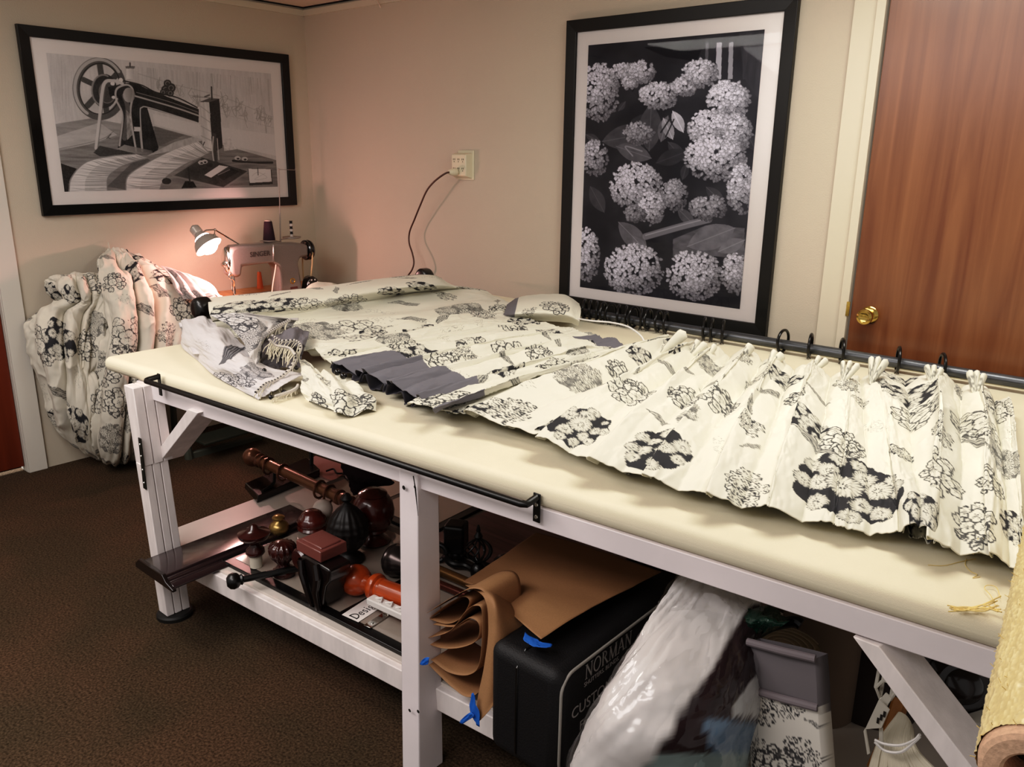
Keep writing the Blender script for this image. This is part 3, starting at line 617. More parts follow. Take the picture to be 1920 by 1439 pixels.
def framed(name, label, org, u, w, nrm, W, H, fw, art, pr, fl):
    """org = lower-left corner of frame on the wall; art over rect pr=(u0,u1,w0,w1)"""
    o = V(org); u, w, nrm = V(u), V(w), V(nrm)
    t = thing(name, label, 'picture', o+u*(W/2))
    mb = MB(); d = .028
    q = lambda a, b, c: o+u*a+w*b+nrm*c
    for (a0, b0, a1, b1, in0, in1) in (((0, 0, W, 0, (W-fw, fw), (fw, fw))), ((W, 0, W, H, (W-fw, H-fw), (W-fw, fw))), ((W, H, 0, H, (fw, H-fw), (W-fw, H-fw))), ((0, H, 0, 0, (fw, fw), (fw, H-fw)))):
        mb.hexa([q(a0, b0, .001), q(a1, b1, .001), q(in0[0], in0[1], .001), q(in1[0], in1[1], .001)], [q(a0, b0, d), q(a1, b1, d), q(in0[0], in0[1], d-.004), q(in1[0], in1[1], d-.004)])
    build('frame', mb, mat('black frame', (17, 16, 15), .35), t, bevel=.002)
    build('mat_board', MB().add([q(fw*.9, fw*.9, .010), q(W-fw*.9, fw*.9, .010), q(W-fw*.9, H-fw*.9, .010), q(fw*.9, H-fw*.9, .010)], [(0, 1, 2, 3)]), mat('white mat board', (247, 240, 238), .8), t, smooth=0)
    h, k = art.shape[:2]; uu = np.linspace(pr[0], pr[1], k)[None, :, None]; ww = np.linspace(pr[3], pr[2], h)[:, None, None]
    pos = np.array(o)+uu*np.array(u)+ww*np.array(w)+.0112*np.array(nrm)
    grid_object('print', pos, art, PRINT, t)
    build('glass_pane', MB().add([q(fw*.9, fw*.9, .016), q(W-fw*.9, fw*.9, .016), q(W-fw*.9, H-fw*.9, .016), q(fw*.9, H-fw*.9, .016)], [(0, 1, 2, 3)]), GLASS, t, smooth=0)
    return t
def prect(pts, ax, val, org, flip=False):
    q = [P(*p, **{ax: val}) for p in pts]; h = [(v.y if ax == 'x' else v.x) for v in q]; z = [v.z for v in q]
    return (h[0]+h[3])/2-org[0], (h[1]+h[2])/2-org[0], (z[2]+z[3])/2-org[1], (z[0]+z[1])/2-org[1]
f3 = lambda L: [(x/3, y/3) for x, y in L]
framed('framed_picture', 'wide black framed drawing of an antique sewing machine on the left wall', (.002, -1.620, 1.290), (0, 1, 0), (0, 0, 1), (1, 0, 0), 1.476, .876, .050, machine_drawing(),
       prect(f3([(262, 297), (1525, 415), (1560, 1050), (360, 1080)]), 'x', .013, (-1.620, 1.290)), None)
fz = lambda L: [(1040+x*460/1034, y*460/1034) for x, y in L]
framed('framed_picture', 'tall black framed black-and-white photograph of hydrangea blooms on the back wall', (2.010, -.002, .895), (1, 0, 0), (0, 0, 1), (0, -1, 0), 1.075, 1.302, .052, hydrangea(),
       prect(fz([(142, 190), (888, 125), (778, 1298), (107, 1215)]), 'y', -.013, (2.010, .895)), None)
# ================================================================== RODS AND RINGS ON THE TABLE
m_rod = mat('brushed dark metal rod', (92, 94, 98), .38, .75, nscale=14, namt=.45, stretch=(.6, 6, 6))
m_iron = mat('matte black iron', (18, 17, 17), .42, .2)
RY, RZ = -.262, .935
rodA = build('curtain_rod', MB().tube([(2.30, RY-.012, RZ), (3.4, RY, RZ), (4.62, RY, RZ)], .0185, 20), m_rod)
tag(rodA, 'dark brushed metal curtain rod with black rings lying along the back of the table', 'curtain rod')
ringpx = [1098, 1109, 1121, 1133, 1147, 1162, 1176, 1190, 1203, 1217, 1236, 1250, 1322, 1336, 1357, 1469, 1520, 1579, 1684, 1766]
NTH = ['first', 'second', 'third', 'fourth', 'fifth', 'sixth', 'seventh', 'eighth', 'ninth', 'tenth', 'eleventh', 'twelfth', 'thirteenth', 'fourteenth', 'fifteenth', 'sixteenth', 'seventeenth', 'eighteenth', 'nineteenth', 'twentieth']
ring0 = None
for i, px in enumerate(ringpx):
    py = 588+(px-1095)*.165
    x = P(px, py, y=RY).x; rs = random.Random(i)
    if ring0 is None:
        ring0 = thing('curtain_ring', '', 'curtain ring', (0, 0, 0), 'black curtain rings on the back rod')
        build('ring', MB().ring((0, 0, 0), (1, 0, 0), .041, .0055, 40, 10), mat('black ring', (16, 15, 15), .28), ring0)
        build('eyelet', MB().ring((0, -.004, -.050), (0, 1, 0), .006, .0014, 16, 6), MATS['black ring'], ring0); r = ring0
    else:
        r = ring0.copy(); C.objects.link(r)
        for ch in ring0.children: c = ch.copy(); C.objects.link(c); c.parent = r
    r.location = (x, RY-.010, .950); r.rotation_euler = (rs.uniform(-.2, .2), 0, rs.uniform(-.35, .35)+.25)
    r['label'] = 'black curtain ring on the rod behind the curtain, %s from its left end' % NTH[i]
# pole with black ball ends inside the draped fabric
q0, q1 = P(372, 580, z=1.03), P(795, 521, z=1.04)
pole = thing('drapery_pole', 'black wooden pole with round end caps wrapped in the draped fabric', 'pole', q0)
d = (q1-q0).normalized()
build('shaft', MB().tube([q0+d*.03, q1-d*.01], .02, 18), m_black, pole)
capprof = [(0, 0), (.022, 0), (.034, .004), (.042, .012), (.045, .022), (.045, .055), (.04, .062), (.03, .066), (0, .066)]
build('end_cap', MB().lathe(capprof, q0-d*.02, d, 32), mat('black lacquer', (16, 14, 14), .35, coat=.3), pole)
build('end_cap', MB().lathe(capprof, q1+d*.04, -d, 32), MATS['black lacquer'], pole)

# ================================================================== CURTAINS
def rails(nodes, zt, zb, ns):
    T = np.array([tuple(P(*a, z=zt)) for a, b in nodes]); B = np.array([tuple(P(*b, z=zb)) for a, b in nodes]); return crspline(T, ns), crspline(B, ns)
def pleated(nodes, zt, zb, ns, nt, amp, base=.908, lean=.35, seed=1, wr=.012, t0=0., t1=1., sharp=.6, asym=False):
    T, B = rails(nodes, zt, zb, ns); s = np.linspace(0, len(nodes)-1, ns)[None, :]; t = np.linspace(t0, t1, nt)[:, None]
    p = T[None]*(1-t[..., None])+B[None]*t[..., None]
    e = np.gradient(p, axis=1); e[..., 2] = 0; e /= np.linalg.norm(e, axis=-1, keepdims=True)+1e-9
    sp = s+.16*(fbm(t*3+s*0, s*1.3, seed)-.5)
    sp = sp+.22*(fbm(t*1.6+s*.35, s*.9+4, seed+5)-.47)
    A = amp(s, t); h2 = np.interp(s, [0, 5.5, 6.5, 8.8, 9.4, 11], [.16, .16, .07, .07, .16, .16]) if len(nodes) == 12 else .26
    c = (1-h2)*np.abs(np.cos(PI*sp))**sharp+h2*np.abs(np.cos(PI*(2.6*sp+1.5*fbm(s*.8, t*2, seed+7))))**.7
    z = base+A*c+wr*(fbm(s*2.6, t*5, seed+3)-.3)+wr*.7*(fbm(s*1.2+t*7, t*9-s, seed+9)-.4)
    if asym:
        f = np.mod(sp+.12, 1.); ca = sst(0, .30, f)*(1-.85*np.clip(f-.18, 0, 1)**1.1)*1.08; wa = sst(.3, .9, t)*np.interp(s, [0, 5.2, 6, 8.4, 9, 11], [.62, .62, .3, .3, .55, .55]); c2 = c*(1-wa)+ca*wa; z = z+A*(c2-c); c = c2
        p = p+((B-T)/(np.linalg.norm(B-T, axis=-1, keepdims=True)+1e-9))[None]*(wa*((.5-f)*.03+np.minimum(ca-.45, .3)*.075)*sst(.72, 1., t))[..., None]; p = p-e*(wa*A*.42*ca*np.exp(-((f-.2)/.16)**2))[..., None]
    fold_out = (c-.55)*t**5*.055*np.minimum(A/.05, 1.4); dv = (B-T)/(np.linalg.norm(B-T, axis=-1, keepdims=True)+1e-9); p = p+dv[None]*fold_out[..., None]
    z = z-.010*sst(.965, 1., t)*(1-c)+.006*(1-np.abs(2*fbm(s*4+t*3, t*6-s*1.5, seed+2)-1))**4
    p = p-e*(lean*A*np.sin(2*PI*sp))[..., None]; p[..., 2] = np.maximum(z, .9035)
    return p, s, t
nodesA = [((1200, 650), (790, 754)), ((1252, 640), (885, 772)), ((1298, 650), (1020, 816)), ((1345, 656), (1115, 858)), ((1400, 662), (1225, 890)), ((1455, 674), (1335, 921)), ((1522, 688), (1450, 946)), ((1590, 696), (1570, 968)), ((1648, 694), (1690, 986)), ((1755, 704), (1752, 1008)), ((1838, 724), (1866, 1030)), ((1893, 752), (1920, 1052))]
def ampA(s, t):
    a = np.interp(s, [0, 1, 5, 6, 7, 8, 9, 11], [.066, .084, .084, .076, .040, .040, .072, .064]); return a*(.75+.25*np.sin(PI*np.clip(t, 0, 1)))*(1-.15*t)
pA, s, t = pleated(nodesA, .95, .95, 760, 470, ampA, seed=4, asym=True)
# bumps: billow of the broad panel near the hem, and rolled fold
gs, gt = np.broadcast_arrays(s, t)
pA[..., 2] += .05*np.exp(-((gs-8.55)/.42)**2-((gt-.93)/.14)**2)+.055*np.exp(-((gs-9.0)/.28)**2-((gt-.45)/.22)**2)+.02*np.exp(-((gs-6.4)/.5)**2-((gt-.55)/.3)**2)
tipA = (gt > .985)
uvA = arc_uv(pA)
cA = thing('floral_curtain', 'long pleated cream curtain printed with black flowers, spread across the right of the table', 'curtain', (3.6, -1.0, .902))
spA = [(960, 770, .070, 'petal'), (900, 790, .05, 'dark'), (1090, 800, .075, 'dark'), (1245, 845, .085, 'dark'), (1400, 918, .062, 'petal'), (1590, 915, .115, 'dark', .2), (1735, 965, .06, 'dark', .5), (1200, 668, .045, 'dark'), (1190, 745, .065, 'line'), (1045, 700, .055, 'line'), (842, 748, .055, 'line'), (1160, 695, .04, 'line'), (1300, 790, .05, 'mum'), (1345, 745, .06, 'line'), (1400, 792, .055, 'petal'), (1470, 715, .06, 'dark'), (1512, 788, .06, 'dark'), (1612, 755, .035, 'petal'), (1715, 745, .075, 'dark'), (1850, 790, .085, 'line'), (1750, 880, .07, 'line', .5), (1885, 870, .07, 'mum'), (1845, 990, .065, 'line'), (1330, 690, .05, 'mum'), (1285, 745, .05, 'line'), (1500, 745, .04, 'line'),
       (985, 712, .055, 'leaf', 1.2), (1118, 745, .05, 'leaf', 1.3), (1530, 842, .06, 'leaf', .2), (1238, 788, .035, 'leaf'), (1405, 752, .05, 'leaf', .9), (1108, 668, .06, 'sketch'), (1655, 718, .05, 'leaf', .8), (1845, 832, .06, 'leaf', .4), (1410, 838, .03, 'leaf'), (1640, 800, .05, 'sketch'), (1580, 830, .06, 'line', .3), (1680, 700, .05, 'dark')]
cloth('drape_panel', pA, uvA, spA, cA, fill=.06, seed=3, solid=.0016, asp=(.95, 1.3))
# lining seen at the scalloped hem
pL, s2, t2 = pleated(nodesA, .93, .93, 700, 40, lambda s, t: .012+.024*np.interp(s, [0, 6, 7, 9, 11], [1, 1, .2, .6, 1])+0*t, base=.9045, lean=.5, seed=9, t0=.80, t1=1.0, wr=.004)
e = .012*np.sin(2*PI*np.broadcast_to(s2, pL.shape[:2])*3.3); pL[..., 2] = np.maximum(pL[..., 2]*1+.5*e*np.clip((t2-.8)/.2, 0, 1), .9025); pL[..., 1] += .004*np.sin(s2*20)
cloth('lining', pL, arc_uv(pL), [(x_, y_, .055, 'dark') for x_, y_ in ((840, 772), (960, 808), (1000, 815), (1080, 845), (1160, 875), (1290, 908), (1400, 938), (1720, 1000), (1880, 1040))], cA, fill=.02, seed=8, solid=.0012)
# pinch pleats standing at the heading
def finger(base, tip, r, n=14, k=30, flat=.62):
    base, tip = np.array(base), np.array(tip); ax = tip-base; L = np.linalg.norm(ax); ax /= L
    side = np.cross(ax, np.array([0, 0, 1.])); side /= np.linalg.norm(side); up = np.cross(side, ax); rows = []
    for i in range(n):
        f = i/(n-1); w = r*(.45+.75*f**.8) if f < .85 else r*1.14*math.sqrt(max(0, 1-((f-.85)/.15)**2)+.0004)
        a = np.linspace(0, 2*PI, k, endpoint=False)[:, None]; rows.append(base+ax*L*f+side*np.cos(a)*w*flat+up*np.sin(a)*w)
    return np.array(rows)
pl_specs = [((1238, 664), (1286, 622), .020, 1), ((1292, 672), (1318, 638), .015, 2), ((1322, 680), (1342, 646), .013, 1), ((1386, 684), (1410, 646), .019, 1), ((1437, 692), (1462, 658), .016, 2), ((1520, 700), (1545, 668), .012, 2), ((1578, 722), (1596, 676), .011, 3), ((1632, 722), (1649, 668), .013, 3), ((1747, 728), (1752, 684), .012, 3), ((1828, 748), (1832, 694), .013, 3)]
for i, (b, tp, r, nf) in enumerate(pl_specs):
    for f in range(nf):
        dx = (f-(nf-1)/2)*15; bb = P(b[0], b[1], z=.935); tt = P(tp[0]+dx, tp[1]+(6 if f == nf-1 and nf > 1 else 0), y=bb.y+.055)
        g = finger(tuple(bb), tuple(tt), r)
        uv = np.stack(np.broadcast_arrays(np.linspace(0, .09, g.shape[1])[None, :], np.linspace(0, .1, g.shape[0])[:, None]), -1)
        D = np.clip(paint(uv.reshape(-1, 2), [(.045, .02, .05, 'line', 0)] if (i+f) % 2 else [(.03, .05, .04, 'leaf', 1)], i), 0, 1)[:, None]*.7
        grid_object('pinch_pleat', g, (CREAM*(1-D)+INK*D).reshape(g.shape), FAB, cA, wrap=True)

nodesB = [((935, 583), (590, 646)), ((985, 596), (596, 659)), ((1030, 604), (610, 671)), ((1072, 612), (632, 680)), ((1112, 622), (690, 700)), ((1152, 632), (742, 722)), ((1190, 644), (795, 748)), ((1215, 655), (822, 775))]
def ampB(s, t): return np.interp(s, [0, 3, 4, 7], [.03, .036, .060, .066])*(.8+.2*np.sin(PI*t))*(.35+.65*sst(.05, .3, t))
pB, s, t = pleated(nodesB, .95, .955, 520, 380, ampB, seed=21, base=.910, wr=.008)
pB[..., 2] += np.interp(s, [0, 2, 4, 7], [.03, .02, .012, .008])
gs, gt = np.broadcast_arrays(s, t)
gray = ((gt > .80+.02*np.sin(gs*3)) & (gs > 2.85)).astype(float)+((gt < .13) & (gs > 4.2)).astype(float)
cB = thing('floral_curtain', 'gathered cream floral curtain with grey lining turned up at its hem, mid table', 'curtain', (2.6, -1.0, .902))
spB = [(640, 660, .05, 'line'), (760, 690, .0, 'leaf')][:1]+[(950, 690, .06, 'dark'), (1010, 660, .045, 'line'), (875, 668, .045, 'petal'), (835, 680, .05, 'line'), (900, 715, .05, 'leaf', .8), (1120, 640, .045, 'dark'), (880, 640, .05, 'line'), (1030, 625, .05, 'dark'), (960, 615, .05, 'line'), (760, 650, .05, 'line'), (1080, 660, .05, 'mum')]
cloth('drape_panel', pB, arc_uv(pB), spB, cB, fill=.06, seed=13, gray=gray, solid=.0016, graycol=(.185, .178, .20))
pL, s2, t2 = pleated(nodesB[3:7], .93, .945, 420, 36, lambda s, t: .03+0*s+0*t, base=.905, lean=.7, seed=31, t0=.8, t1=1.015, wr=.003)
ss = np.broadcast_to(s2, pL.shape[:2]); pL[..., 2] = np.maximum(pL[..., 2]+.014*np.sin(ss*2*PI*2.7)*np.clip((t2-.8)/.2, 0, 1), .9025); pL[..., 0] += .012*np.sin(ss*17)*np.clip((t2-.8)/.2, 0, 1)
lg = cloth('grey_lining', pL, arc_uv(pL), [], cB, fill=0, seed=8, gray=np.ones(pL.shape[:2]), graycol=(.07, .066, .078), solid=.0015)
lg['label'] = 'dark grey ruffled lining at the hem'
# folded end of the curtain lying by the wall, and its white tape
net = [[P(950, 570, z=.95), P(975, 556, z=.97), P(1015, 551, z=.98), P(1060, 553, z=.985), P(1086, 570, z=.96)],
       [P(948, 580, z=.965), P(972, 568, z=.995), P(1015, 564, z=1.0), P(1062, 566, z=1.0), P(1089, 583, z=.975)],
       [P(945, 590, z=.95), P(968, 588, z=.975), P(1015, 584, z=.985), P(1062, 588, z=.98), P(1087, 600, z=.955)],
       [P(945, 596, z=.925), P(968, 600, z=.93), P(1015, 602, z=.935), P(1062, 606, z=.93), P(1084, 612, z=.92)]]
pf = patch(net, 90, 200); nn = normals(pf); pf += nn*(.010*(fbm(*np.meshgrid(np.linspace(0, 6, 200), np.linspace(0, 3, 90)), 5)-.5))[..., None]
g = np.zeros(pf.shape[:2]); g[:, :46] = 1
cloth('folded_end', pf, arc_uv(pf), [(1040, 575, .05, 'line'), (995, 583, .03, 'petal')], cB, fill=0, seed=2, gray=g, graycol=(.19, .18, .20))
tp = [P(1084, 598, z=.965), P(1110, 602, z=.975), P(1145, 605, z=.978), P(1175, 612, z=.978), P(1192, 622, z=.972), P(1203, 632, z=.965), P(1210, 645, z=.95)]
build('heading_tape', MB().tube([V(q) for q in crspline([tuple(q) for q in tp], 40)], .0035, 8), mat('white tape', (240, 238, 232), .8), cB)

# fabric draped over the pole
rows = [[(388, 560, 1.0), (500, 550, 1.0), (600, 540, 1.0), (700, 526, 1.0), (800, 516, 1.0), (828, 522, .99)],
        [(390, 561, 1.05), (500, 550, 1.058), (600, 540, 1.06), (700, 526, 1.06), (800, 516, 1.06), (832, 526, 1.03)],
        [(392, 585, 1.06), (502, 572, 1.06), (606, 560, 1.06), (708, 545, 1.06), (812, 532, 1.055), (850, 536, 1.01)],
        [(400, 606, 1.02), (508, 594, 1.015), (625, 580, 1.01), (735, 560, 1.0), (850, 545, .99), (905, 545, .965)],
        [(420, 625, .985), (530, 610, .99), (665, 594, .99), (790, 576, .985), (905, 558, .965), (945, 560, .94)],
        [(470, 642, .975), (575, 628, .985), (705, 612, .98), (835, 594, .965), (945, 575, .945), (985, 578, .93)],
        [(560, 656, .955), (630, 646, .965), (745, 632, .955), (870, 612, .94), (980, 592, .93), (1010, 592, .92)],
        [(588, 668, .925), (655, 662, .925), (760, 648, .92), (885, 628, .915), (990, 606, .91), (1020, 602, .91)]]
ph = patch([[P(a, b, z=z) for a, b, z in r] for r in rows], 330, 560); nn = normals(ph); nn *= np.sign(nn[..., 2:3]+1e-9)
U, W = np.meshgrid(np.linspace(0, 1, 560), np.linspace(0, 1, 330)); wr = .022*(fbm(U*4+W*2, W*9-U*2, 3)-.5)+.010*np.sin((W*8+2*fbm(U*3, W*3, 7))*PI)*sst(.25, .6, W)*(1-sst(.88, 1, W))+.008*(fbm(U*12+W*9, W*16, 11)-.5)
ph += nn*(wr*sst(.05, .35, W))[..., None]
cC = thing('draped_fabric', 'cream floral fabric rolled over a black pole at the left of the table', 'fabric', (1.9, -1.0, .905))
cloth('cover_cloth', ph, arc_uv(ph), [(450, 577, .06, 'dark'), (520, 572, .055, 'dark'), (575, 572, .05, 'line'), (640, 568, .06, 'mum'), (735, 548, .05, 'dark'), (790, 538, .055, 'dark'), (870, 588, .085, 'mum', .3), (675, 625, .065, 'line'), (590, 622, .06, 'mum', .2), (710, 602, .045, 'sketch'), (828, 625, .05, 'petal'), (660, 562, .05, 'line'), (885, 540, .04, 'line'), (835, 555, .04, 'petal'), (785, 600, .05, 'leaf', .2), (940, 585, .04, 'line'), (760, 570, .04, 'leaf', .2)], cC, fill=.09, seed=5, solid=.0016, ms=1.45)

# ---------------------------------------------------------------- fringed valance at the left front
GRY = np.array([.44, .41, .42])
cD = thing('fringed_valance', 'floral valance with beaded fringe and grey satin side crumpled at the table corner', 'valance', (1.95, -1.75, .902))
def vpatch(name, rows, n, m, spots, seed, base=CREAM, wrinkle=.008, fill=.16, gray=None, gc=(.3, .28, .3)):
    p = patch([[P(a, b, z=z) for a, b, z in r] for r in rows], n, m); nn = normals(p); nn *= np.sign(nn[..., 2:3]+1e-9)
    U, W = np.meshgrid(np.linspace(0, 1, m), np.linspace(0, 1, n)); p += nn*(wrinkle*2*(fbm(U*5+W, W*4-U*2, seed)-.5)+wrinkle*.6*np.sin(PI*(U*5+3*fbm(U*2, W*3, seed+1))))[..., None]
    return cloth(name, p, arc_uv(p), spots, cD, fill=fill, seed=seed, base=base, solid=.0014, gray=gray(U, W) if gray else None, graycol=gc)
sat = vpatch('satin_side', [[(337, 612, .93), (345, 652, .905), (385, 692, .905), (435, 724, .905), (484, 749, .905)],
      [(342, 602, .985), (362, 640, .965), (408, 678, .955), (452, 706, .945), (512, 734, .925)],
      [(380, 592, 1.02), (398, 628, 1.0), (435, 664, .985), (478, 694, .965), (545, 716, .94)],
      [(402, 600, 1.0), (440, 628, .985), (468, 656, .965), (500, 684, .95), (575, 700, .93)]], 170, 260, [(372, 640, .03, 'sketch'), (430, 662, .085, 'bell', 2.2), (385, 650, .045, 'sketch'), (420, 712, .05, 'line'), (455, 715, .045, 'line'), (480, 700, .05, 'mum')], 41, base=(.62, .59, .59), fill=0)
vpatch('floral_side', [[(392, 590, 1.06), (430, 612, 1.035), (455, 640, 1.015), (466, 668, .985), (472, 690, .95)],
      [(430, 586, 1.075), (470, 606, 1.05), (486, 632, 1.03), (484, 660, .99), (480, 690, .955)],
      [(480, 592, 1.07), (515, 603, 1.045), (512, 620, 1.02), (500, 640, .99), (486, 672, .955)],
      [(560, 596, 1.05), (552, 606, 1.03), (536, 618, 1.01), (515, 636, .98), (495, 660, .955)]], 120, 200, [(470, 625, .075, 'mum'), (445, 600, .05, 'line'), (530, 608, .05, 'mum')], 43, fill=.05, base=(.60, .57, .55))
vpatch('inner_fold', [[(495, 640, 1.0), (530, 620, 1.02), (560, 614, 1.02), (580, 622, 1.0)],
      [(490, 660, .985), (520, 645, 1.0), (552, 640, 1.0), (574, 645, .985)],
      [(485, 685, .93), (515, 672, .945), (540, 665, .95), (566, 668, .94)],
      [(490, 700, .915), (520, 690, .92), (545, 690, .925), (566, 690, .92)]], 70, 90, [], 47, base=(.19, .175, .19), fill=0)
vpatch('tail', [[(562, 672, .945), (590, 690, .94), (612, 700, .94), (645, 706, .935)],
      [(566, 700, .935), (596, 708, .95), (628, 716, .95), (668, 722, .935)],
      [(568, 728, .92), (602, 738, .94), (645, 748, .94), (700, 748, .92)],
      [(570, 748, .905), (608, 764, .91), (645, 780, .91), (706, 768, .908)]], 110, 160, [(605, 712, .045, 'petal'), (660, 755, .055, 'line'), (590, 752, .03, 'line')], 53, fill=.2, wrinkle=.012)
m_braid = mat('braid', (205, 198, 190), .8); m_bead = mat('black bead', (10, 9, 12), .12, coat=.5)
fringe = MB(); rs = random.Random(12); m_braid2 = mat('dark braid', (40, 36, 38), .7)
paths = [[(508, 640, 1.02), (520, 650, 1.0), (545, 655, .995), (556, 668, .98)], [(545, 602, 1.045), (520, 616, 1.03), (497, 634, 1.015), (478, 660, .99), (470, 684, .96)], [(514, 632, 1.02), (530, 641, 1.015), (556, 641, 1.012), (566, 652, .995), (556, 676, .96), (540, 700, .95), (520, 714, .945), (500, 722, .94), (482, 738, .925)], [(520, 745, .915), (545, 737, .915), (558, 730, .918), (561, 724, .92)]]
for pth in paths:
    cpts = [V(q) for q in crspline([tuple(P(*q[:2], z=q[2])) for q in pth], 60)]
    braid = MB(); braid.tube([q+V((0, -.002, .002)) for q in cpts], .0038, 6)
    for i in range(0, 60, 1):
        braid.cur = i % 2; braid.ball(cpts[i]+V((0, -.005, .005)), .0046 if i % 2 == 0 else .0034, 8, (1, 1, .9))
    build('trim_braid', braid, [m_braid, m_braid2], cD)
    for i in range(2, 58, 2):
        a = cpts[i]+V((.002, -.006, 0)); ln = rs.uniform(.035, .075); b = a+V((rs.uniform(-.015, .02), rs.uniform(-.03, -.01), -ln*.7)); b.z = max(b.z, .906); c = cpts[min(i+2, 59)]+V((.002, -.006, 0))
        fringe.tube([a, a.lerp(b, .5)+V((0, -.004, .004)), b, b.lerp(c, .5), c] if i % 2 else [a, a.lerp(b, .6)+V((.002, -.005, .003)), b], .0014, 5)
fringe_o = build('fringe', fringe, mat('fringe thread', (222, 214, 192), .85), cD); fringe_o['kind'] = 'stuff'
for bx, by, bz in ((524, 617, 1.0), (530, 630, .995), (534, 672, .965), (500, 695, .95), (513, 745, .914), (545, 665, .965), (537, 735, .914), (560, 690, .94), (466, 700, .94), (637, 698, .95), (648, 705, .95)):
    build('bead', MB().ball(P(bx, by, z=bz)+V((.002, -.01, .002)), .0075 if bx not in (637, 648) else .011, 14), m_bead, cD)

# ================================================================== FABRIC HANGING BY THE LEFT WALL
def XP(r): return [P(a, b, x=x) for a, b, x in r]
F = [[(197, 480, .06), (206, 473, .07), (222, 470, .08), (240, 473, .08), (258, 482, .08)],
     [(190, 505, .12), (208, 500, .17), (236, 500, .18), (270, 506, .17), (322, 516, .14)],
     [(192, 540, .18), (214, 535, .26), (250, 535, .28), (300, 538, .26), (402, 552, .30)],
     [(194, 585, .24), (218, 580, .34), (258, 580, .36), (310, 585, .36), (392, 590, .42)],
     [(193, 640, .27), (216, 640, .40), (260, 645, .42), (310, 650, .44), (360, 650, .50)],
     [(188, 700, .28), (210, 705, .42), (245, 710, .44), (290, 715, .46), (330, 720, .48)],
     [(178, 770, .27), (205, 780, .42), (235, 785, .44), (270, 785, .44), (300, 780, .42)],
     [(180, 830, .22), (205, 842, .36), (232, 848, .38), (258, 838, .36), (275, 820, .3)],
     [(205, 862, .14), (215, 868, .18), (230, 871, .19), (246, 866, .18), (258, 855, .16)]]
G = [[(88, 528, .03), (110, 518, .10), (140, 514, .14), (170, 515, .14), (200, 512, .10)],
     [(92, 545, .06), (118, 540, .17), (150, 540, .22), (178, 540, .22), (202, 545, .2)],
     [(108, 575, .05), (130, 568, .17), (155, 566, .21), (180, 568, .24), (200, 580, .24)],
     [(52, 602, .04), (90, 592, .15), (130, 590, .20), (170, 596, .24), (198, 610, .26)],
     [(52, 640, .05), (88, 640, .20), (130, 645, .26), (165, 650, .28), (196, 655, .28)],
     [(72, 700, .05), (105, 705, .22), (140, 708, .28), (168, 710, .30), (192, 715, .28)],
     [(92, 765, .05), (120, 770, .20), (148, 775, .27), (168, 780, .28), (184, 785, .27)],
     [(118, 810, .05), (142, 820, .15), (162, 828, .20), (176, 832, .21), (188, 835, .2)],
     [(165, 845, .06), (180, 855, .10), (192, 860, .13), (202, 863, .14), (210, 866, .14)]]
cF = thing('hanging_fabric', 'cream floral fabric bundle hanging from a hook on the left wall', 'fabric', (.2, -1.4, .2))
def hang(name, net, n, m, spots, seed, fold, nf, fill=.15):
    p = patch([XP(r) for r in net], n, m); nn = normals(p); nn *= np.sign(nn[..., 0:1]+1e-9)
    U, W = np.meshgrid(np.linspace(0, 1, m), np.linspace(0, 1, n)); k = fold*sst(0, .12, W)*(1-sst(.9, 1, W))*sst(0, .1, U)*(1-.5*sst(.9, 1, U))
    ph = U*nf+2.4*(fbm(W*1.6+U, U*2.5, seed)-.5); p += nn*(k*(np.abs(np.sin(PI*ph))**.55-.6)+.020*(1-np.abs(2*fbm(U*4+W*3, W*6-U*2, seed+2)-1))**3+.02*(fbm(U*6, W*7, seed+4)-.5))[..., None]
    p[..., 0] = np.maximum(p[..., 0], .012); return cloth(name, p, arc_uv(p), spots, cF, fill=fill, seed=seed, solid=.0016, base=(.70, .66, .57))  # base darker than CREAM: shade by the wall is put into the cloth colour
hang('front_drape', F, 380, 330, [(245, 632, .085, 'line'), (315, 630, .06, 'petal'), (275, 580, .06, 'leaf', .4), (250, 510, .06, 'dark'), (212, 530, .05, 'line'), (225, 755, .06, 'line'), (190, 745, .07, 'line'), (240, 790, .05, 'mum'), (310, 520, .05, 'dark'), (300, 545, .05, 'leaf', .8), (340, 580, .05, 'line'), (195, 610, .05, 'sketch')], 61, .085, 3.2, .04)
hang('back_drape', G, 360, 280, [(72, 650, .075, 'line', 1.2), (115, 640, .08, 'dark', 1.2), (160, 650, .06, 'line', 1.4), (95, 545, .06, 'dark'), (172, 532, .06, 'line'), (118, 740, .07, 'leaf', .6), (140, 800, .085, 'dark', 1.0), (185, 605, .06, 'mum'), (135, 560, .05, 'dark'), (180, 760, .07, 'line')], 67, .07, 2.6, .04)
hk = [P(207, 474, x=.07), P(205, 466, x=.07), P(204, 459, x=.05), P(203, 454, x=.02)]
build('hook_cord', MB().tube([V(q) for q in crspline([tuple(q) for q in hk], 12)], .003, 6), mat('cord white', (225, 215, 200), .7), cF)
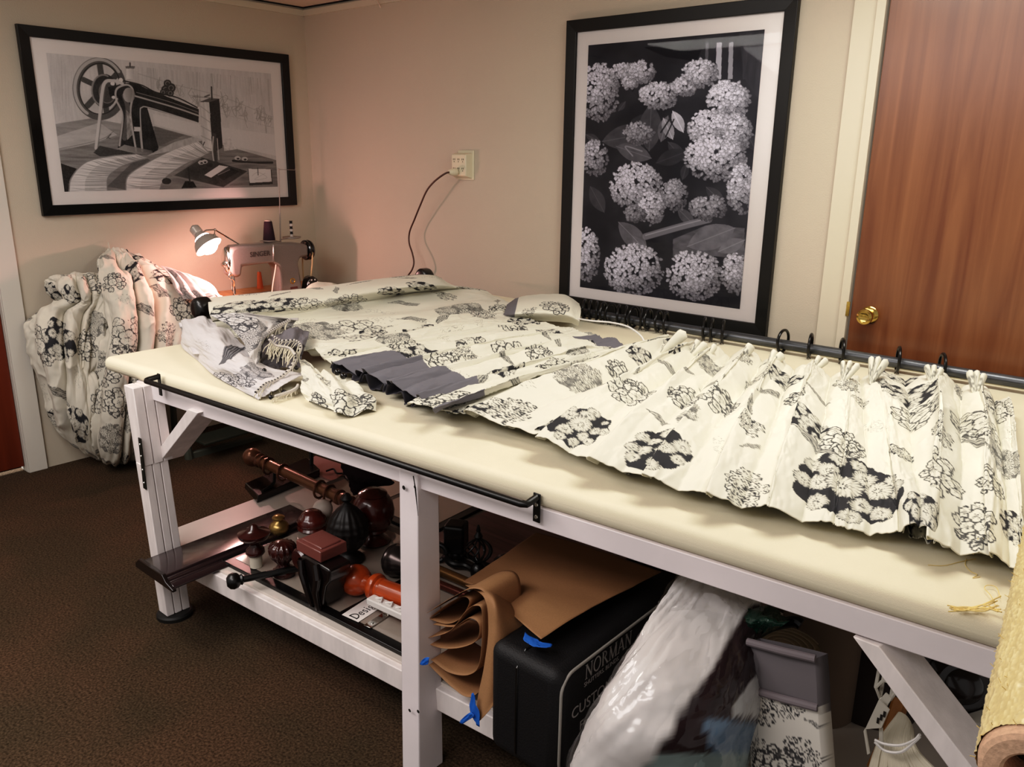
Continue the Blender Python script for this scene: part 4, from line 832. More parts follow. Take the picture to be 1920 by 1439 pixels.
# ================================================================== SEWING CORNER
st = thing('sewing_table', 'wood-topped sewing table with iron legs in the corner behind the work table', 'table', (.4, -.65, 0))
build('table_top', MB().box((.335, -.55, .795), (.66, .92, .03)), wood('orange oak top', (196, 128, 78), (224, 156, 104), 3, .4, .2, (3, 14, 14)), st, bevel=.004)
m_castiron = mat('painted iron', (88, 90, 80), .6, .2)
for x, y in ((.08, -1.10), (.08, -.14), (.60, -.14)): build('leg', MB().tube([(x, y, .78), (x, y+.01, .4), (x, y, .06), (x+.02, y, 0)], .018, 10), m_castiron, st)
lp = [P(355, 800, x=.42), P(352, 840, x=.42), P(356, 868, x=.42), P(366, 882, x=.42)]
build('leg', MB().tube([V((.44, -1.10, .78))]+lp, [.02, .018, .022, .026, .018], 10), m_castiron, st)
build('foot_bar', MB().beam(P(358, 856, x=.42), P(490, 822, x=.42), .03, .05), m_castiron, st, bevel=.006)
build('treadle', MB().beam(P(370, 835, x=.5)+V((0, 0, .02)), P(470, 806, x=.5)+V((0, 0, .02)), .16, .012), mat('dark green iron', (40, 44, 34), .7), st, bevel=.003)

MX = .38
m_grey = mat('hammered grey enamel', (124, 120, 116), .32, .3, nscale=160, namt=.06, coat=.3)
m_chrome = mat('chrome', (215, 212, 208), .10, 1.)
sm = thing('sewing_machine', 'grey industrial sewing machine with black hand wheel on the corner table', 'sewing machine', (MX, -.6, .81))
prof = [(-.862, .965), (-.835, .945), (-.805, .955), (-.795, 1.005), (-.60, 1.008), (-.572, .985), (-.566, .95), (-.572, .826), (-.415, .826), (-.435, .99), (-.42, 1.02), (-.362, 1.025), (-.362, 1.09), (-.42, 1.105), (-.60, 1.118), (-.82, 1.118), (-.852, 1.105), (-.866, 1.07)]
build('body', MB().prism(prof, (MX-.05, 0, 0), (0, 1, 0), (0, 0, 1), (.10, 0, 0)), m_grey, sm, bevel=.016, seg=4)
build('bed', MB().box((MX-.01, -.64, .819), (.17, .50, .016)), m_grey, sm, bevel=.006)
fp = MB(); vs = []
fp.lathe([(0, -.014), (.02, -.013), (.034, -.010), (.042, -.004), (.046, .004), (.046, .012), (0, .012)], (0, 0, 0), (0, 1, 0), 36)
fp.v = [(x*.98+MX, y-.862, z*1.55+1.042) for x, y, z in fp.v]
face = build('face_plate', fp, m_chrome, sm)
kb = MB(); kb.lathe([(0, -.028), (.010, -.028), (.012, -.018), (.018, -.016), (.018, -.006), (0, -.006)], (MX+.005, -.866, 1.02), (0, 1, 0), 20); build('tension_dial', kb, m_chrome, sm)
nb = MB(); nb.tube([(MX, -.838, .96), (MX, -.838, .87)], .005, 10); nb.tube([(MX, -.838, .87), (MX, -.838, .825)], .0016, 6); build('needle_bar', nb, m_chrome, sm)
nb = MB(); nb.tube([(MX+.018, -.838, .96), (MX+.018, -.838, .85)], .006, 10); nb.box((MX+.014, -.842, .834), (.026, .045, .006)); nb.box((MX+.018, -.838, .846), (.012, .012, .022)); build('presser_foot', nb, m_chrome, sm, bevel=.0015)
lv = MB(); lv.tube([(MX+.03, -.855, .985), (MX+.045, -.872, .965), (MX+.05, -.868, .945), (MX+.04, -.850, .93), (MX+.03, -.846, .90)], .004, 8); lv.ball((MX+.044, -.874, .968), .009, 12); lv.ring((MX+.046, -.87, .958), (1, .3, 0), .014, .003, 20, 6); build('thread_lever', lv, m_chrome, sm)
sp = MB()
for k in range(24):
    pass
rr = [(MX+.052*math.cos(a)*1.0, -.600+.012*math.sin(a)*0, 1.064+.056*math.sin(a)) for a in np.linspace(-1.5, 1.5, 16)]
build('chrome_band', MB().tube([(MX+.0505, -.603, 1.012), (MX+.0515, -.601, 1.04), (MX+.0515, -.598, 1.08), (MX+.047, -.596, 1.108)], .0035, 8), m_chrome, sm)
wh = build('hand_wheel', MB().lathe([(0, 0), (.02, 0), (.04, .004), (.052, .006), (.058, .012), (.058, .020), (.05, .024), (.052, .03), (.058, .034), (.056, .042), (.045, .048), (.02, .05), (0, .05)], (MX, -.365, 1.055), (0, 1, 0), 40), mat('black enamel', (14, 13, 13), .18, coat=.6), sm)
bt = MB(); bt.tube([(MX+.035, -.338, 1.075), (MX+.05, -.338, 1.04), (MX+.048, -.342, .98), (MX+.038, -.350, .90), (MX+.032, -.355, .84)], .0045, 8); bt.tube([(MX-.05, -.338, 1.04), (MX-.048, -.342, .95), (MX-.035, -.350, .84)], .0045, 8); build('drive_belt', bt, mat('tan belt', (190, 165, 125), .6), sm)
gd = MB(); gd.prism([(-.415, .82), (-.40, .88), (-.385, .905), (-.36, .912), (-.335, .895), (-.315, .85), (-.30, .82)], (MX+.02, 0, 0), (0, 1, 0), (0, 0, 1), (.06, 0, 0)); build('belt_guard', gd, MATS['black enamel'], sm, bevel=.006)
dt = MB()
for y, z in ((-.395, .875), (-.375, .89), (-.352, .89), (-.398, .85), (-.40, .83), (-.335, .875)): dt.lathe([(0, 0), (.005, 0), (.004, .001), (0, .001)], (MX+.0801, y, z), (1, 0, 0), 10)
build('guard_hole', dt, mat('pale dot', (225, 220, 215), .5), sm)
bd = MB(); bd.ring((MX+.0505, -.485, .893), (1, 0, 0), .014, .003, 24, 8); build('badge_ring', bd, mat('gold badge', (190, 150, 70), .3, .9), sm)
bd = MB(); bd.box((MX+.0505, -.478, .853), (.002, .048, .012)); build('badge_plate', bd, mat('dark red badge', (92, 44, 36), .4), sm)
tm = MB(); text_mesh(tm, 'SINGER', (MX+.0503, -.748, 1.052), (0, 1, 0), (0, 0, 1), .038, .0008, .0008); build('lettering', tm, mat('dark grey letter', (62, 58, 56), .4), sm)
build('lead_wire', MB().tube([V(q) for q in crspline([(MX+.045, -.585, .995), (MX+.055, -.60, .96), (MX+.06, -.62, .90), (MX+.06, -.635, .83), (MX+.06, -.63, .815)], 24)], .0035, 8), mat('cream wire', (225, 205, 190), .5), sm)

# work lamp on the machine
L0 = P(397, 470, x=.47); neck = P(371, 437, x=.40)
lamp = thing('work_lamp', 'small lit grey work lamp on a bent arm left of the sewing machine', 'lamp', (MX, -.85, 1.1))
ax = (L0-neck).normalized()
m_lamp = mat('grey lamp enamel', (176, 166, 158), .35, .2)
hd = MB(); hd.lathe([(0, -.058), (.008, -.058), (.009, -.052), (.020, -.05), (.027, -.043), (.028, -.01), (.024, -.004), (.030, .004), (.034, .010), (.036, .016)], neck+ax*.012, ax, 32); build('lamp_socket', hd, m_lamp, lamp)
sh = MB(); sh.lathe([(.030, .018), (.044, .026), (.060, .044), (.070, .066), (.074, .080), (.072, .080), (.058, .046), (.042, .029), (.028, .022)], neck+ax*.012, ax, 40); build('lamp_shade', sh, m_lamp, lamp)
bc = neck+ax*.072
build('bulb', MB().ball(bc, .056, 24), mat('glowing bulb', (255, 240, 235), .3, emit=(1., .80, .76), estr=14), lamp)
A0 = P(455, 462, x=.36); A1 = P(403, 431, x=.36); A2 = P(402, 441, x=.38)
build('lamp_arm', MB().tube([A0, A0.lerp(A1, .5), A1], .0042, 8).tube([A1, A1.lerp(neck, .5)+V((0, 0, .006)), neck+V((.02, .01, .0))], .0042, 8).tube([A1, A2, neck+ax*.03+V((.025, .01, .01))], .003, 8), m_chrome, lamp)
build('arm_knob', MB().ball(A2, .008, 12).ball(A1, .007, 12), m_chrome, lamp)
pl = bpy.data.lights.new('lamp_light', 'POINT'); pl.energy = 17; pl.color = (1, .48, .44); pl.shadow_soft_size = .03
plo = bpy.data.objects.new('lamp_light', pl); C.objects.link(plo); plo.location = neck+ax*.155+V((-.03, 0, .01))

# thread stand with cone and spool
SX = .27
ts = thing('thread_stand', 'grey thread stand with two small trays rising behind the sewing machine', 'thread stand', (SX, -.47, .81))
b0 = P(526, 455, x=SX); tp_ = P(523, 318, x=SX)
m_sg = mat('stand grey', (160, 152, 146), .4, .5)
build('pole', MB().tube([(SX, b0.y, .81), b0, b0.lerp(tp_, .45)], .0042, 8).tube([b0.lerp(tp_, .45), tp_], .0028, 8), m_sg, ts)
ap = P(553, 319, x=SX)
build('thread_guide', MB().tube([tp_, ap, ap+V((0, .003, .012)), ap+V((0, .008, -.014))], .0016, 6).ball(tp_, .006, 10), m_sg, ts)
t1, t2 = P(505, 453, x=SX+.02), P(547, 445, x=SX-.02)
for c in (t1, t2): build('tray', MB().lathe([(0, 0), (.048, 0), (.054, .003), (.054, .009), (.048, .008), (0, .005)], c+V((0, 0, -.006)), (0, 0, 1), 32).beam(c+V((0, 0, -.004)), V((SX, b0.y, c.z-.006)), .014, .005), m_sg, ts)
cone = thing('thread_cone', 'dark purple cone of thread on the left tray of the thread stand', 'thread', t1)
build('cone_core', MB().lathe([(0, 0), (.034, 0), (.018, .118), (0, .118)], t1+V((0, 0, .003)), n=24), mat('pale core', (180, 160, 150), .6), cone)
build('yarn', MB().lathe([(.02, .003), (.0335, .004), (.034, .01), (.0225, .108), (.019, .112), (.01, .112)], t1+V((0, 0, .003)), n=28, mod=lambda th, h, f: 1+.012*math.sin(h*900)), mat('dark purple yarn', (46, 24, 36), .85, bump=.3, bscale=300), cone)
spl = thing('thread_spool', 'narrow stack of black and white bobbins on the right tray of the thread stand', 'thread', t2)
zz = 0
for k in range(6):
    build('bobbin', MB().lathe([(0, 0), (.0105, 0), (.0105, .002), (.008, .003), (.008, .012), (.0105, .013), (.0105, .015), (0, .015)], t2+V((0, 0, .003+zz)), n=18), mat('white bobbin' if k % 2 == 0 else 'black bobbin', (210, 200, 195) if k % 2 == 0 else (24, 20, 20), .5), spl); zz += .0155
oc = P(488, 541, z=.81)
orange = thing('thread_cone', 'slim orange thread cone standing on the table under the sewing machine arm', 'thread', oc)
build('yarn', MB().lathe([(0, 0), (.019, 0), (.019, .004), (.011, .098), (.009, .10), (0, .10)], oc, n=24), mat('orange yarn', (236, 120, 76), .7), orange)
build('core_tip', MB().lathe([(0, .099), (.006, .099), (.005, .106), (0, .106)], oc, n=16), MATS['pale core'], orange)
# black scrap and white cloth by the machine
g = patch([[P(568, 552, z=.813), P(584, 546, z=.813), P(606, 544, z=.813), P(630, 546, z=.813)], [P(566, 550, x=.50), P(584, 532, x=.50), P(610, 529, x=.50), P(636, 536, x=.50)], [P(566, 556, x=.55), P(590, 543, x=.56), P(620, 539, x=.56), P(638, 540, x=.55)], [P(570, 574, z=.812), P(596, 572, z=.812), P(620, 568, z=.812), P(638, 562, z=.812)]], 40, 60); g += .010*(fbm(*np.meshgrid(np.linspace(0, 5, 60), np.linspace(0, 4, 40)), 9)-.5)[..., None]
so = grid_object('white_cloth', g, np.broadcast_to(np.array([.78, .76, .66]), g.shape), FAB); tag(so, 'crumpled plain white cloth on the corner table right of the sewing machine', 'fabric')
# thin sheer fabric lying under the lamp
g = patch([[P(300, 498, x=.22), P(322, 503, x=.26), P(342, 512, x=.3)], [P(318, 520, x=.30), P(352, 524, x=.36), P(390, 533, x=.40)], [P(330, 545, x=.38), P(366, 546, x=.44), P(412, 553, x=.48)], [P(345, 562, x=.42), P(380, 562, x=.48), P(420, 562, x=.50)]], 120, 120)
U, W = np.meshgrid(np.linspace(0, 1, 120), np.linspace(0, 1, 120)); nn = normals(g); nn *= np.sign(nn[..., 0:1]+1e-9); g += nn*(.022*(np.abs(np.sin(PI*(U*4+.8*fbm(U*2, W*3, 4))))-.4)*sst(0, .2, W))[..., None]
so = cloth('sheer_fabric', g, arc_uv(g), [(325, 512, .03, 'dark')], None, fill=.12, seed=77, base=(.48, .42, .40), fade=.6); tag(so, 'thin pale fabric trailing over the corner table under the lamp', 'fabric')
# ================================================================== THINGS ON THE SHELF
def B(px, py, z=.257): return P(px, py, z=z)
m_mah = mat('dark mahogany', (58, 20, 17), .22, coat=.5, nscale=9, namt=.3, stretch=(4, 4, 1))
m_mah2 = mat('red mahogany', (84, 30, 24), .24, coat=.5, nscale=9, namt=.3, stretch=(4, 4, 1))
m_esp = mat('espresso lacquer', (26, 17, 17), .24, coat=.5)
m_blk = mat('black finial paint', (13, 11, 11), .35, coat=.15)
m_panel = mat('glossy grey panel', (150, 138, 128), .06, coat=.6, coat_rough=.03)
m_strip = mat('black strip', (16, 13, 13), .3)
def board(name, label, quad, cuts, z0=.2405, th=.014, bw=.035):
    q = [V((x, y, 0)) for x, y in quad]; c = sum(q, V((0, 0, 0)))/4
    t = thing(name, label, 'board', (c.x, c.y, z0))
    L = lambda u, v: (q[0]*(1-u)+q[1]*u)*(1-v)+(q[3]*(1-u)+q[2]*u)*v
    build('backing', MB().hexa([p+V((0, 0, z0)) for p in q], [p+V((0, 0, z0+th)) for p in q]), m_strip, t, bevel=.002)
    W = (q[1]-q[0]).length; H = (q[3]-q[0]).length; us = [0]+cuts+[1]
    for a, b in zip(us[:-1], us[1:]):
        du, dv = bw/W, bw/H; a2, b2 = a+du*(1 if a == 0 else .4), b-du*(1 if b == 1 else .4)
        pq = [L(a2, dv), L(b2, dv), L(b2, 1-dv), L(a2, 1-dv)]
        build('panel', MB().hexa([p+V((0, 0, z0+th)) for p in pq], [p+V((0, 0, z0+th+.0015)) for p in pq]), m_panel, t)
    return t
board('sample_board', 'glossy grey sample board with black borders on the front of the shelf', [(2.03, -1.93), (3.16, -1.865), (3.14, -1.36), (2.00, -1.36)], [.52])
board('sample_board', 'grey sample board with black borders farther back on the shelf', [(1.74, -1.33), (2.42, -1.33), (2.40, -.96), (1.72, -.96)], [.5])
wb = thing('wood_panel', 'brown wood-grain panel lying at the back of the shelf', 'board', (2.95, -1.13, .2405))
build('panel_face', MB().box((3.02, -1.135, .249), (1.16, .39, .016)), wood('reddish panel', (96, 66, 62), (138, 102, 96), 4, .3, .3, (.8, 9, 9)), wb, bevel=.002)
build('edge_band', MB().box((3.02, -1.333, .249), (1.16, .004, .016)), m_strip, wb)
# dark moulded board sticking out past the leg
mp_ = [(0, .0), (.235, 0), (.235, .006), (.222, .012), (.200, .012), (.196, .020), (.186, .022), (.182, .032), (.03, .032), (.012, .022), (0, .008)]
cb = thing('cornice_board', 'dark glossy moulded board sticking out past the front left table leg', 'board', (1.95, -1.8, .2405))
build('board_body', MB().prism(mp_, (1.842, -2.125, .2405), (1, 0, 0), (0, 0, 1), (-.02, .60, 0)), mat('dark walnut lacquer', (44, 30, 32), .2, coat=.5), cb, bevel=.0025)
build('end_moulding', MB().prism([(-.01, -.004), (.245, -.004), (.245, .004), (.200, .016), (.19, .026), (.18, .036), (.02, .036), (-.01, .012)], (1.842, -2.135, .2405), (1, 0, 0), (0, 0, 1), (0, .014, 0)), m_esp, cb, bevel=.002)
def turned(name, label, cat, base, prof, m, axis=(0, 0, 1), mod=None, n=40, part='turned_body', extra=None):
    t = thing(name, label, cat, base); mb = MB().lathe(prof, base, axis, n, mod)
    build(part, mb, m, t, smooth=50); return t
# brown rod with ball finial and rings
rz = .345; R0, R1 = P(496, 868, z=rz), P(640, 934, z=rz); rd = (R1-R0).normalized()
m_bronze = mat('bronze brown', (122, 82, 62), .28, .55, nscale=20, namt=.2)
br = thing('curtain_rod', 'short bronze brown curtain rod with ball finial and rings on the shelf', 'curtain rod', R0)
build('rod_shaft', MB().tube([R0, R1], .0235, 20), mat('bronze rod', (128, 88, 60), .3, .4), br)
build('ball_finial', MB().lathe([(0, 0), (.02, .002), (.034, .012), (.041, .032), (.040, .048), (.034, .06), (.028, .066), (.032, .072), (.024, .078), (.020, .085), (.030, .090), (.031, .098), (.024, .104), (.022, .118), (.029, .122), (.03, .13), (.019, .136)], R0-rd*.13, rd, 32), m_bronze, br)
build('end_finial', MB().lathe([(.019, 0), (.03, .004), (.03, .014), (.022, .02), (.026, .03), (.028, .045), (.018, .052), (.014, .064), (.024, .07), (.024, .082), (.01, .088), (0, .088)], R1-rd*.02, rd, 32), m_bronze, br)
fr = 'bronze rings on the short shelf rod'
for i, f in enumerate((.06, .26, .74, .86)):
    c = R0.lerp(R1, f); rg = thing('rod_ring', 'bronze ring on the short brown rod, %s from the ball finial' % NTH[i], 'curtain ring', c, fr)
    build('ring', MB().ring(c+V((0, 0, -.006)), rd+V((0, .25, 0)), .034, .0048, 30, 8), MATS['bronze brown'], rg)
    build('eyelet', MB().ring(c+V((0, -.004, -.046)), (0, 1, 0), .006, .0013, 14, 6), MATS['bronze brown'], rg)
wbk = thing('rod_bracket', 'black metal rod bracket on a dark wood block at the shelf edge', 'bracket', B(500, 930))
c0 = P(462, 912, z=.275); c1 = P(520, 935, z=.275)
build('wood_block', MB().hexa([P(458, 916, z=.2405), P(482, 944, z=.2405), P(600, 895, z=.2405), P(575, 868, z=.2405)], [P(460, 906, z=.272), P(484, 930, z=.272), P(600, 880, z=.272), P(575, 858, z=.272)]), m_esp, wbk, bevel=.003)
arm = [P(492, 922, z=.275), P(508, 912, z=.278), P(514, 905, z=.285), P(515, 890, z=.31), P(514, 880, z=.325)]
build('support_arm', MB().tube(arm, .007, 8), m_iron, wbk)
pb = thing('rod_bracket', 'black post bracket with a pinkish plate behind the bronze rod', 'bracket', P(583, 885, z=.2405))
build('back_plate', MB().hexa([P(555, 878, z=.2405), P(625, 905, z=.2405), P(660, 880, z=.2405), P(592, 858, z=.2405)], [P(555, 875, z=.248), P(625, 902, z=.248), P(660, 877, z=.248), P(592, 855, z=.248)]), mat('pink plate', (196, 150, 146), .1, coat=.5), pb)
build('post', MB().tube([P(584, 880, z=.25), P(584, 862, z=.29), P(583, 840, z=.335)], .009, 8), m_iron, pb)
build('scroll', MB().tube([V(q) for q in crspline([tuple(P(a, b, z=.262)) for a, b in ((612, 884), (625, 880), (632, 888), (645, 889), (652, 899), (664, 899), (668, 908), (676, 905))], 30)], .004, 8), m_iron, pb)
# finials
turned('finial', 'large red-brown ball finial on a flared foot beside the middle leg', 'finial', B(702, 1016), [(0, 0), (.052, 0), (.058, .006), (.054, .012), (.036, .022), (.030, .034), (.040, .044), (.052, .052), (.048, .060), (.062, .074), (.073, .100), (.076, .125), (.070, .155), (.058, .176), (.050, .184), (.052, .190), (.040, .198), (.030, .200), (.024, .206), (0, .208)], m_mah2)
pine_mod = lambda th, h, f: 1+(.05*math.sin(th*8+h*130)*math.sin(th*8-h*130) if .06 < h < .19 else 0)
turned('finial', 'near-black pineapple finial in front of the big red-brown ball', 'finial', B(655, 1050), [(0, 0), (.050, 0), (.054, .008), (.045, .016), (.026, .028), (.024, .04), (.036, .05)]+[(.07*math.sin(PI*(.18+.80*k/24))**.8, .05+.165*k/24) for k in range(25)]+[(.016, .222), (.02, .23), (.008, .245), (0, .25)], mat('dark pineapple wood', (20, 13, 11), .5), mod=pine_mod, n=128)
turned('finial', 'low domed carved red finial behind the wood corbel', 'finial', B(586, 992), [(0, 0), (.05, 0), (.056, .008), (.050, .016), (.056, .026), (.054, .038), (.046, .052), (.040, .056), (.036, .066), (.022, .074), (0, .077)], m_mah2, mod=lambda th, h, f: 1+.02*math.sin(th*14))
tag(build('wooden_ball', MB().ball(B(606, 972)+V((0, 0, .038)), .038, 32), mat('whitewashed wood', (206, 192, 182), .6, nscale=30, namt=.08)), 'plain whitewashed wooden ball among the dark finials', 'ball')
turned('finial', 'small brushed gold knob finial behind the red bowl finial', 'finial', B(524, 1000), [(0, 0), (.026, 0), (.030, .006), (.036, .018), (.036, .030), (.028, .042), (.016, .048), (.014, .054), (.022, .058), (.023, .064), (.016, .070), (0, .072)], mat('brushed gold', (170, 140, 88), .32, .85))
rb = turned('finial', 'red bowl-shaped finial with a pointed top on a white stem', 'finial', B(481, 1062), [(.019, .040), (.026, .044), (.032, .052), (.030, .064), (.018, .074), (.016, .084), (.026, .094), (.044, .104), (.052, .116), (.053, .124), (.047, .126), (.034, .132), (.016, .140), (.012, .152), (0, .158)], m_mah)
build('stem', MB().lathe([(0, 0), (.021, 0), (.020, .045), (0, .045)], B(481, 1062), n=28), mat('pale stem', (208, 200, 184), .6), rb)
turned('finial', 'dark fluted cup finial at the left of the corbel', 'finial', B(533, 1078), [(0, 0), (.034, 0), (.038, .006), (.036, .022), (.022, .032), (.020, .045), (.034, .062), (.043, .080), (.045, .098), (.038, .112), (.020, .120), (0, .122)], m_mah, mod=lambda th, h, f: 1+(.05*math.cos(th*14) if h > .06 else 0), n=112)
# carved corbel bracket
cb0 = B(592, 1136); kz = thing('corbel', 'dark carved wood corbel bracket with a square red top block', 'bracket', cb0)
cpoly = [(-.035, 0), (.045, 0), (.060, .02), (.062, .05), (.075, .085), (.095, .11), (.10, .15), (-.02, .155), (-.06, .145), (-.075, .12), (-.07, .095), (-.05, .075), (-.035, .045), (-.042, .02)]
build('corbel_body', MB().prism(cpoly, cb0+V((-.02, -.0, 0)), (1, 0, 0), (0, 0, 1), (0, .085, 0)), m_esp, kz, bevel=.008, seg=3)
build('carved_rib', MB().tube([cb0+V(q) for q in ((.02, -.006, .15), (.035, -.012, .11), (.02, -.012, .06), (.025, -.008, .0))], [.012, .014, .012, .01], 10), m_esp, kz)
build('carved_rib', MB().tube([cb0+V(q) for q in ((-.055, -.006, .14), (-.045, -.012, .10), (-.025, -.012, .05), (-.01, -.008, .0))], [.010, .012, .010, .008], 10), m_esp, kz)
tb0 = cb0+V((-.03, .055, .155))
build('top_block', MB().box(tb0+V((0, 0, .018)), (.125, .10, .036)).box(tb0+V((0, 0, .038)), (.10, .075, .006)), mat('worn red wood', (122, 72, 66), .3, coat=.4), kz, bevel=.004)
build('scroll', MB().lathe([(0, 0), (.03, 0), (.036, .008), (.036, .082), (.03, .09), (0, .09)], cb0+V((-.085, 0, .125)), (0, 1, 0), 28), m_mah, kz)
hb = P(438, 1090, z=.285); hb1 = P(560, 1066, z=.285)
hd_ = thing('holdback', 'black curtain holdback rod with a round knob end at the shelf front', 'holdback', hb)
dd = (hb1-hb).normalized()
build('bar', MB().tube([hb, hb1], .0115, 14), m_blk, hd_)
build('knob_end', MB().lathe([(0, -.022), (.014, -.021), (.024, -.012), (.027, 0), (.024, .012), (.016, .02), (.018, .026), (.012, .03)], hb, dd, 24), m_blk, hd_)
# orange pole sample
oz = .257+.05; o0 = P(668, 1088, z=oz); o1 = P(800, 1136, z=oz); od = (o1-o0).normalized()
og = thing('pole_sample', 'orange-stained wooden pole sample with ball end left of the middle leg', 'pole', o0)
m_or = mat('orange stained wood', (176, 74, 30), .28, coat=.4, nscale=10, namt=.2, stretch=(1, 6, 6))
build('pole_shaft', MB().tube([o0+od*.10, o1], .033, 24), m_or, og)
build('ball_end', MB().lathe([(.0501*math.sin(PI*k/16), -.05*math.cos(PI*k/16)) for k in range(14)]+[(.024, .056), (.026, .064), (.040, .070), (.044, .080), (.042, .09), (.034, .096), (.036, .104), (.033, .11)], o0, od, 36), m_or, og)
t0, t1_ = P(694, 1124, z=.295), P(790, 1168, z=.295)
tk = thing('track_sample', 'short white curtain track sample in front of the orange pole', 'curtain track', t0)
m_wpl = mat('white plastic', (222, 218, 214), .4)
build('track', MB().beam(t0, t1_, .034, .022), m_wpl, tk, bevel=.004)
ck = MB()
for i in range(4): ck.tube([t0.lerp(t1_, .12+.2*i)+V((0, 0, .012)), t0.lerp(t1_, .22+.2*i)+V((0, .006, .018)), t0.lerp(t1_, .26+.2*i)+V((0, -.01, .012))], .004, 6)
build('runner', ck, m_wpl, tk)
lb = thing('angle_bracket', 'small shiny chrome angle bracket under the white track sample', 'bracket', P(700, 1165, z=.257))
u0, u1 = P(688, 1176, z=.259), P(722, 1154, z=.259)
build('plate', MB().beam(u0, u1, .026, .003).box(u1+V((0, .002, .018)), (.026, .003, .036)), m_chrome, lb, bevel=.0008)
build('screw', MB().lathe([(0, 0), (.005, 0), (.004, .003), (0, .003)], u0.lerp(u1, .3)+V((0, 0, .0013)), n=12), MATS['bright screw'], lb)
# name card
ca, cb_, cc, cd = P(641, 1153, z=.2585), P(672, 1167, z=.2585), P(735, 1126, z=.2585), P(705, 1112, z=.2585)
card = thing('paper_card', 'white paper card with black serif lettering lying on the grey sample board', 'card', ca)
build('card_sheet', MB().hexa([p+V((0, 0, -.0012)) for p in (ca, cb_, cc, cd)], [ca, cb_, cc, cd]), mat('white card', (236, 230, 226), .7), card)
tx = MB(); serif_text(tx, 'Design', cb_.lerp(ca, .22)+(cd-ca)*.03+V((0, 0, .0005)), (cd-ca), (ca-cb_), .030); tx2 = tx; build('lettering', tx, mat('black print', (20, 20, 24), .6), card, smooth=0)
# pewter cup, partly behind the leg
pc = P(744, 1052, z=.312); turned('finial', 'pewter cup-shaped end cap just left of the middle leg', 'finial', pc, [(0, -.03), (.034, -.03), (.048, -.026), (.055, -.014), (.052, -.006), (.055, 0), (.048, .02), (.036, .045), (.026, .06), (.024, .12), (0, .12)], mat('dark pewter', (84, 74, 72), .25, .8), axis=(1, .08, 0))
# group right of the leg
bp_ = B(848, 1047, .258); blk = thing('finial', 'black square block finial right of the middle leg', 'finial', bp_)
build('block', MB().box(bp_+V((0, .02, .075)), (.074, .074, .105), Matrix.Rotation(.5, 3, 'Z')), m_blk, blk, bevel=.010, seg=3)
build('collar', MB().lathe([(0, 0), (.03, 0), (.03, .012), (.022, .024), (0, .024)], bp_+V((0, .02, 0)), n=24), m_blk, blk)
cg = B(897, 1078, .258); cage = thing('finial', 'black wire cage finial with pointed tip right of the black block', 'finial', cg)
build('socket', MB().lathe([(0, 0), (.026, 0), (.028, .02), (.02, .035), (.012, .042), (0, .042)], cg, n=24), m_blk, cage)
cw = MB()
for k in range(10):
    cw.tube([cg+V((.042*math.sin(PI*f)*math.cos(2*PI*k/10+f*1.6)+.004*math.cos(2*PI*k/10), .042*math.sin(PI*f)*math.sin(2*PI*k/10+f*1.6), .042+.095*f)) for f in np.linspace(0, 1, 16)], .0032, 6)
build('wire_cage', cw, m_blk, cage)
build('tip', MB().lathe([(0, 0), (.010, 0), (.015, .008), (.010, .018), (.006, .024), (.008, .03), (.003, .048), (0, .05)], cg+V((0, 0, .133)), n=20), m_blk, cage)
f3b = P(952, 1066, z=.29); turned('finial', 'black leaf-carved finial lying by the kraft paper', 'finial', f3b+V((-.04, -.02, 0)), [(0, 0), (.024, .002), (.034, .02), (.036, .05), (.028, .07), (.034, .082), (.026, .10), (.012, .112), (0, .116)], m_blk, axis=(.8, .5, .25), mod=lambda th, h, f: 1+.06*math.sin(th*9), n=72)
rgc = P(822, 1040, z=.285); sb = thing('scroll_bracket', 'black iron scroll bracket with a ring end behind the brass rod', 'bracket', rgc)
build('ring_end', MB().ring(rgc+V((0, 0, .006)), (.5, -.8, .3), .027, .009, 28, 10), m_iron, sb)
build('scroll_bar', MB().tube([V(q) for q in crspline([tuple(rgc+V((.02, .01, -.005))), tuple(P(848, 1058, z=.28)), tuple(P(875, 1062, z=.275)), tuple(P(900, 1078, z=.272)), tuple(P(920, 1092, z=.27))], 24)], .012, 10), m_iron, sb)
g0, g1 = P(795, 1058, z=.277), P(950, 1125, z=.277); bras = thing('brass_rod', 'antique brass rod lying right of the middle leg under the kraft paper', 'curtain rod', g0)
build('rod_shaft', MB().tube([g0, g1], .017, 18), mat('antique brass', (128, 94, 58), .3, .7), bras)
build('end_ring', MB().ring(g0.lerp(g1, .08), g1-g0, .018, .004, 24, 8), MATS['antique brass'], bras)
g0, g1 = P(795, 1084, z=.272), P(900, 1128, z=.272); cop = thing('copper_rod', 'glossy copper-brown rod just below the brass rod', 'curtain rod', g0)
build('rod_shaft', MB().tube([g0, g1], .014, 18), mat('copper brown', (96, 52, 42), .2, .6), cop)
build('end_cap', MB().lathe([(0, 0), (.017, 0), (.018, .012), (.014, .016)], g1-(g1-g0).normalized()*.01, g1-g0, 20), MATS['copper brown'], cop)
# dark purple cloth at the back
g = patch([[P(640, 868, z=.40), P(690, 880, z=.41), P(735, 895, z=.40)], [P(648, 890, z=.36), P(690, 900, z=.37), P(738, 908, z=.36)], [P(655, 905, z=.30), P(680, 905, z=.33), P(700, 915, z=.28), ][:3], [P(662, 930, z=.262), P(690, 925, z=.262), P(735, 930, z=.262)]], 40, 50)
g += .02*(fbm(*np.meshgrid(np.linspace(0, 5, 50), np.linspace(0, 4, 40)), 6)-.5)[..., None]
so = grid_object('dark_cloth', g, np.broadcast_to(np.array([.03, .016, .022]), g.shape), FAB); tag(so, 'dark purple cloth heaped at the back of the shelf behind the big finial', 'fabric')

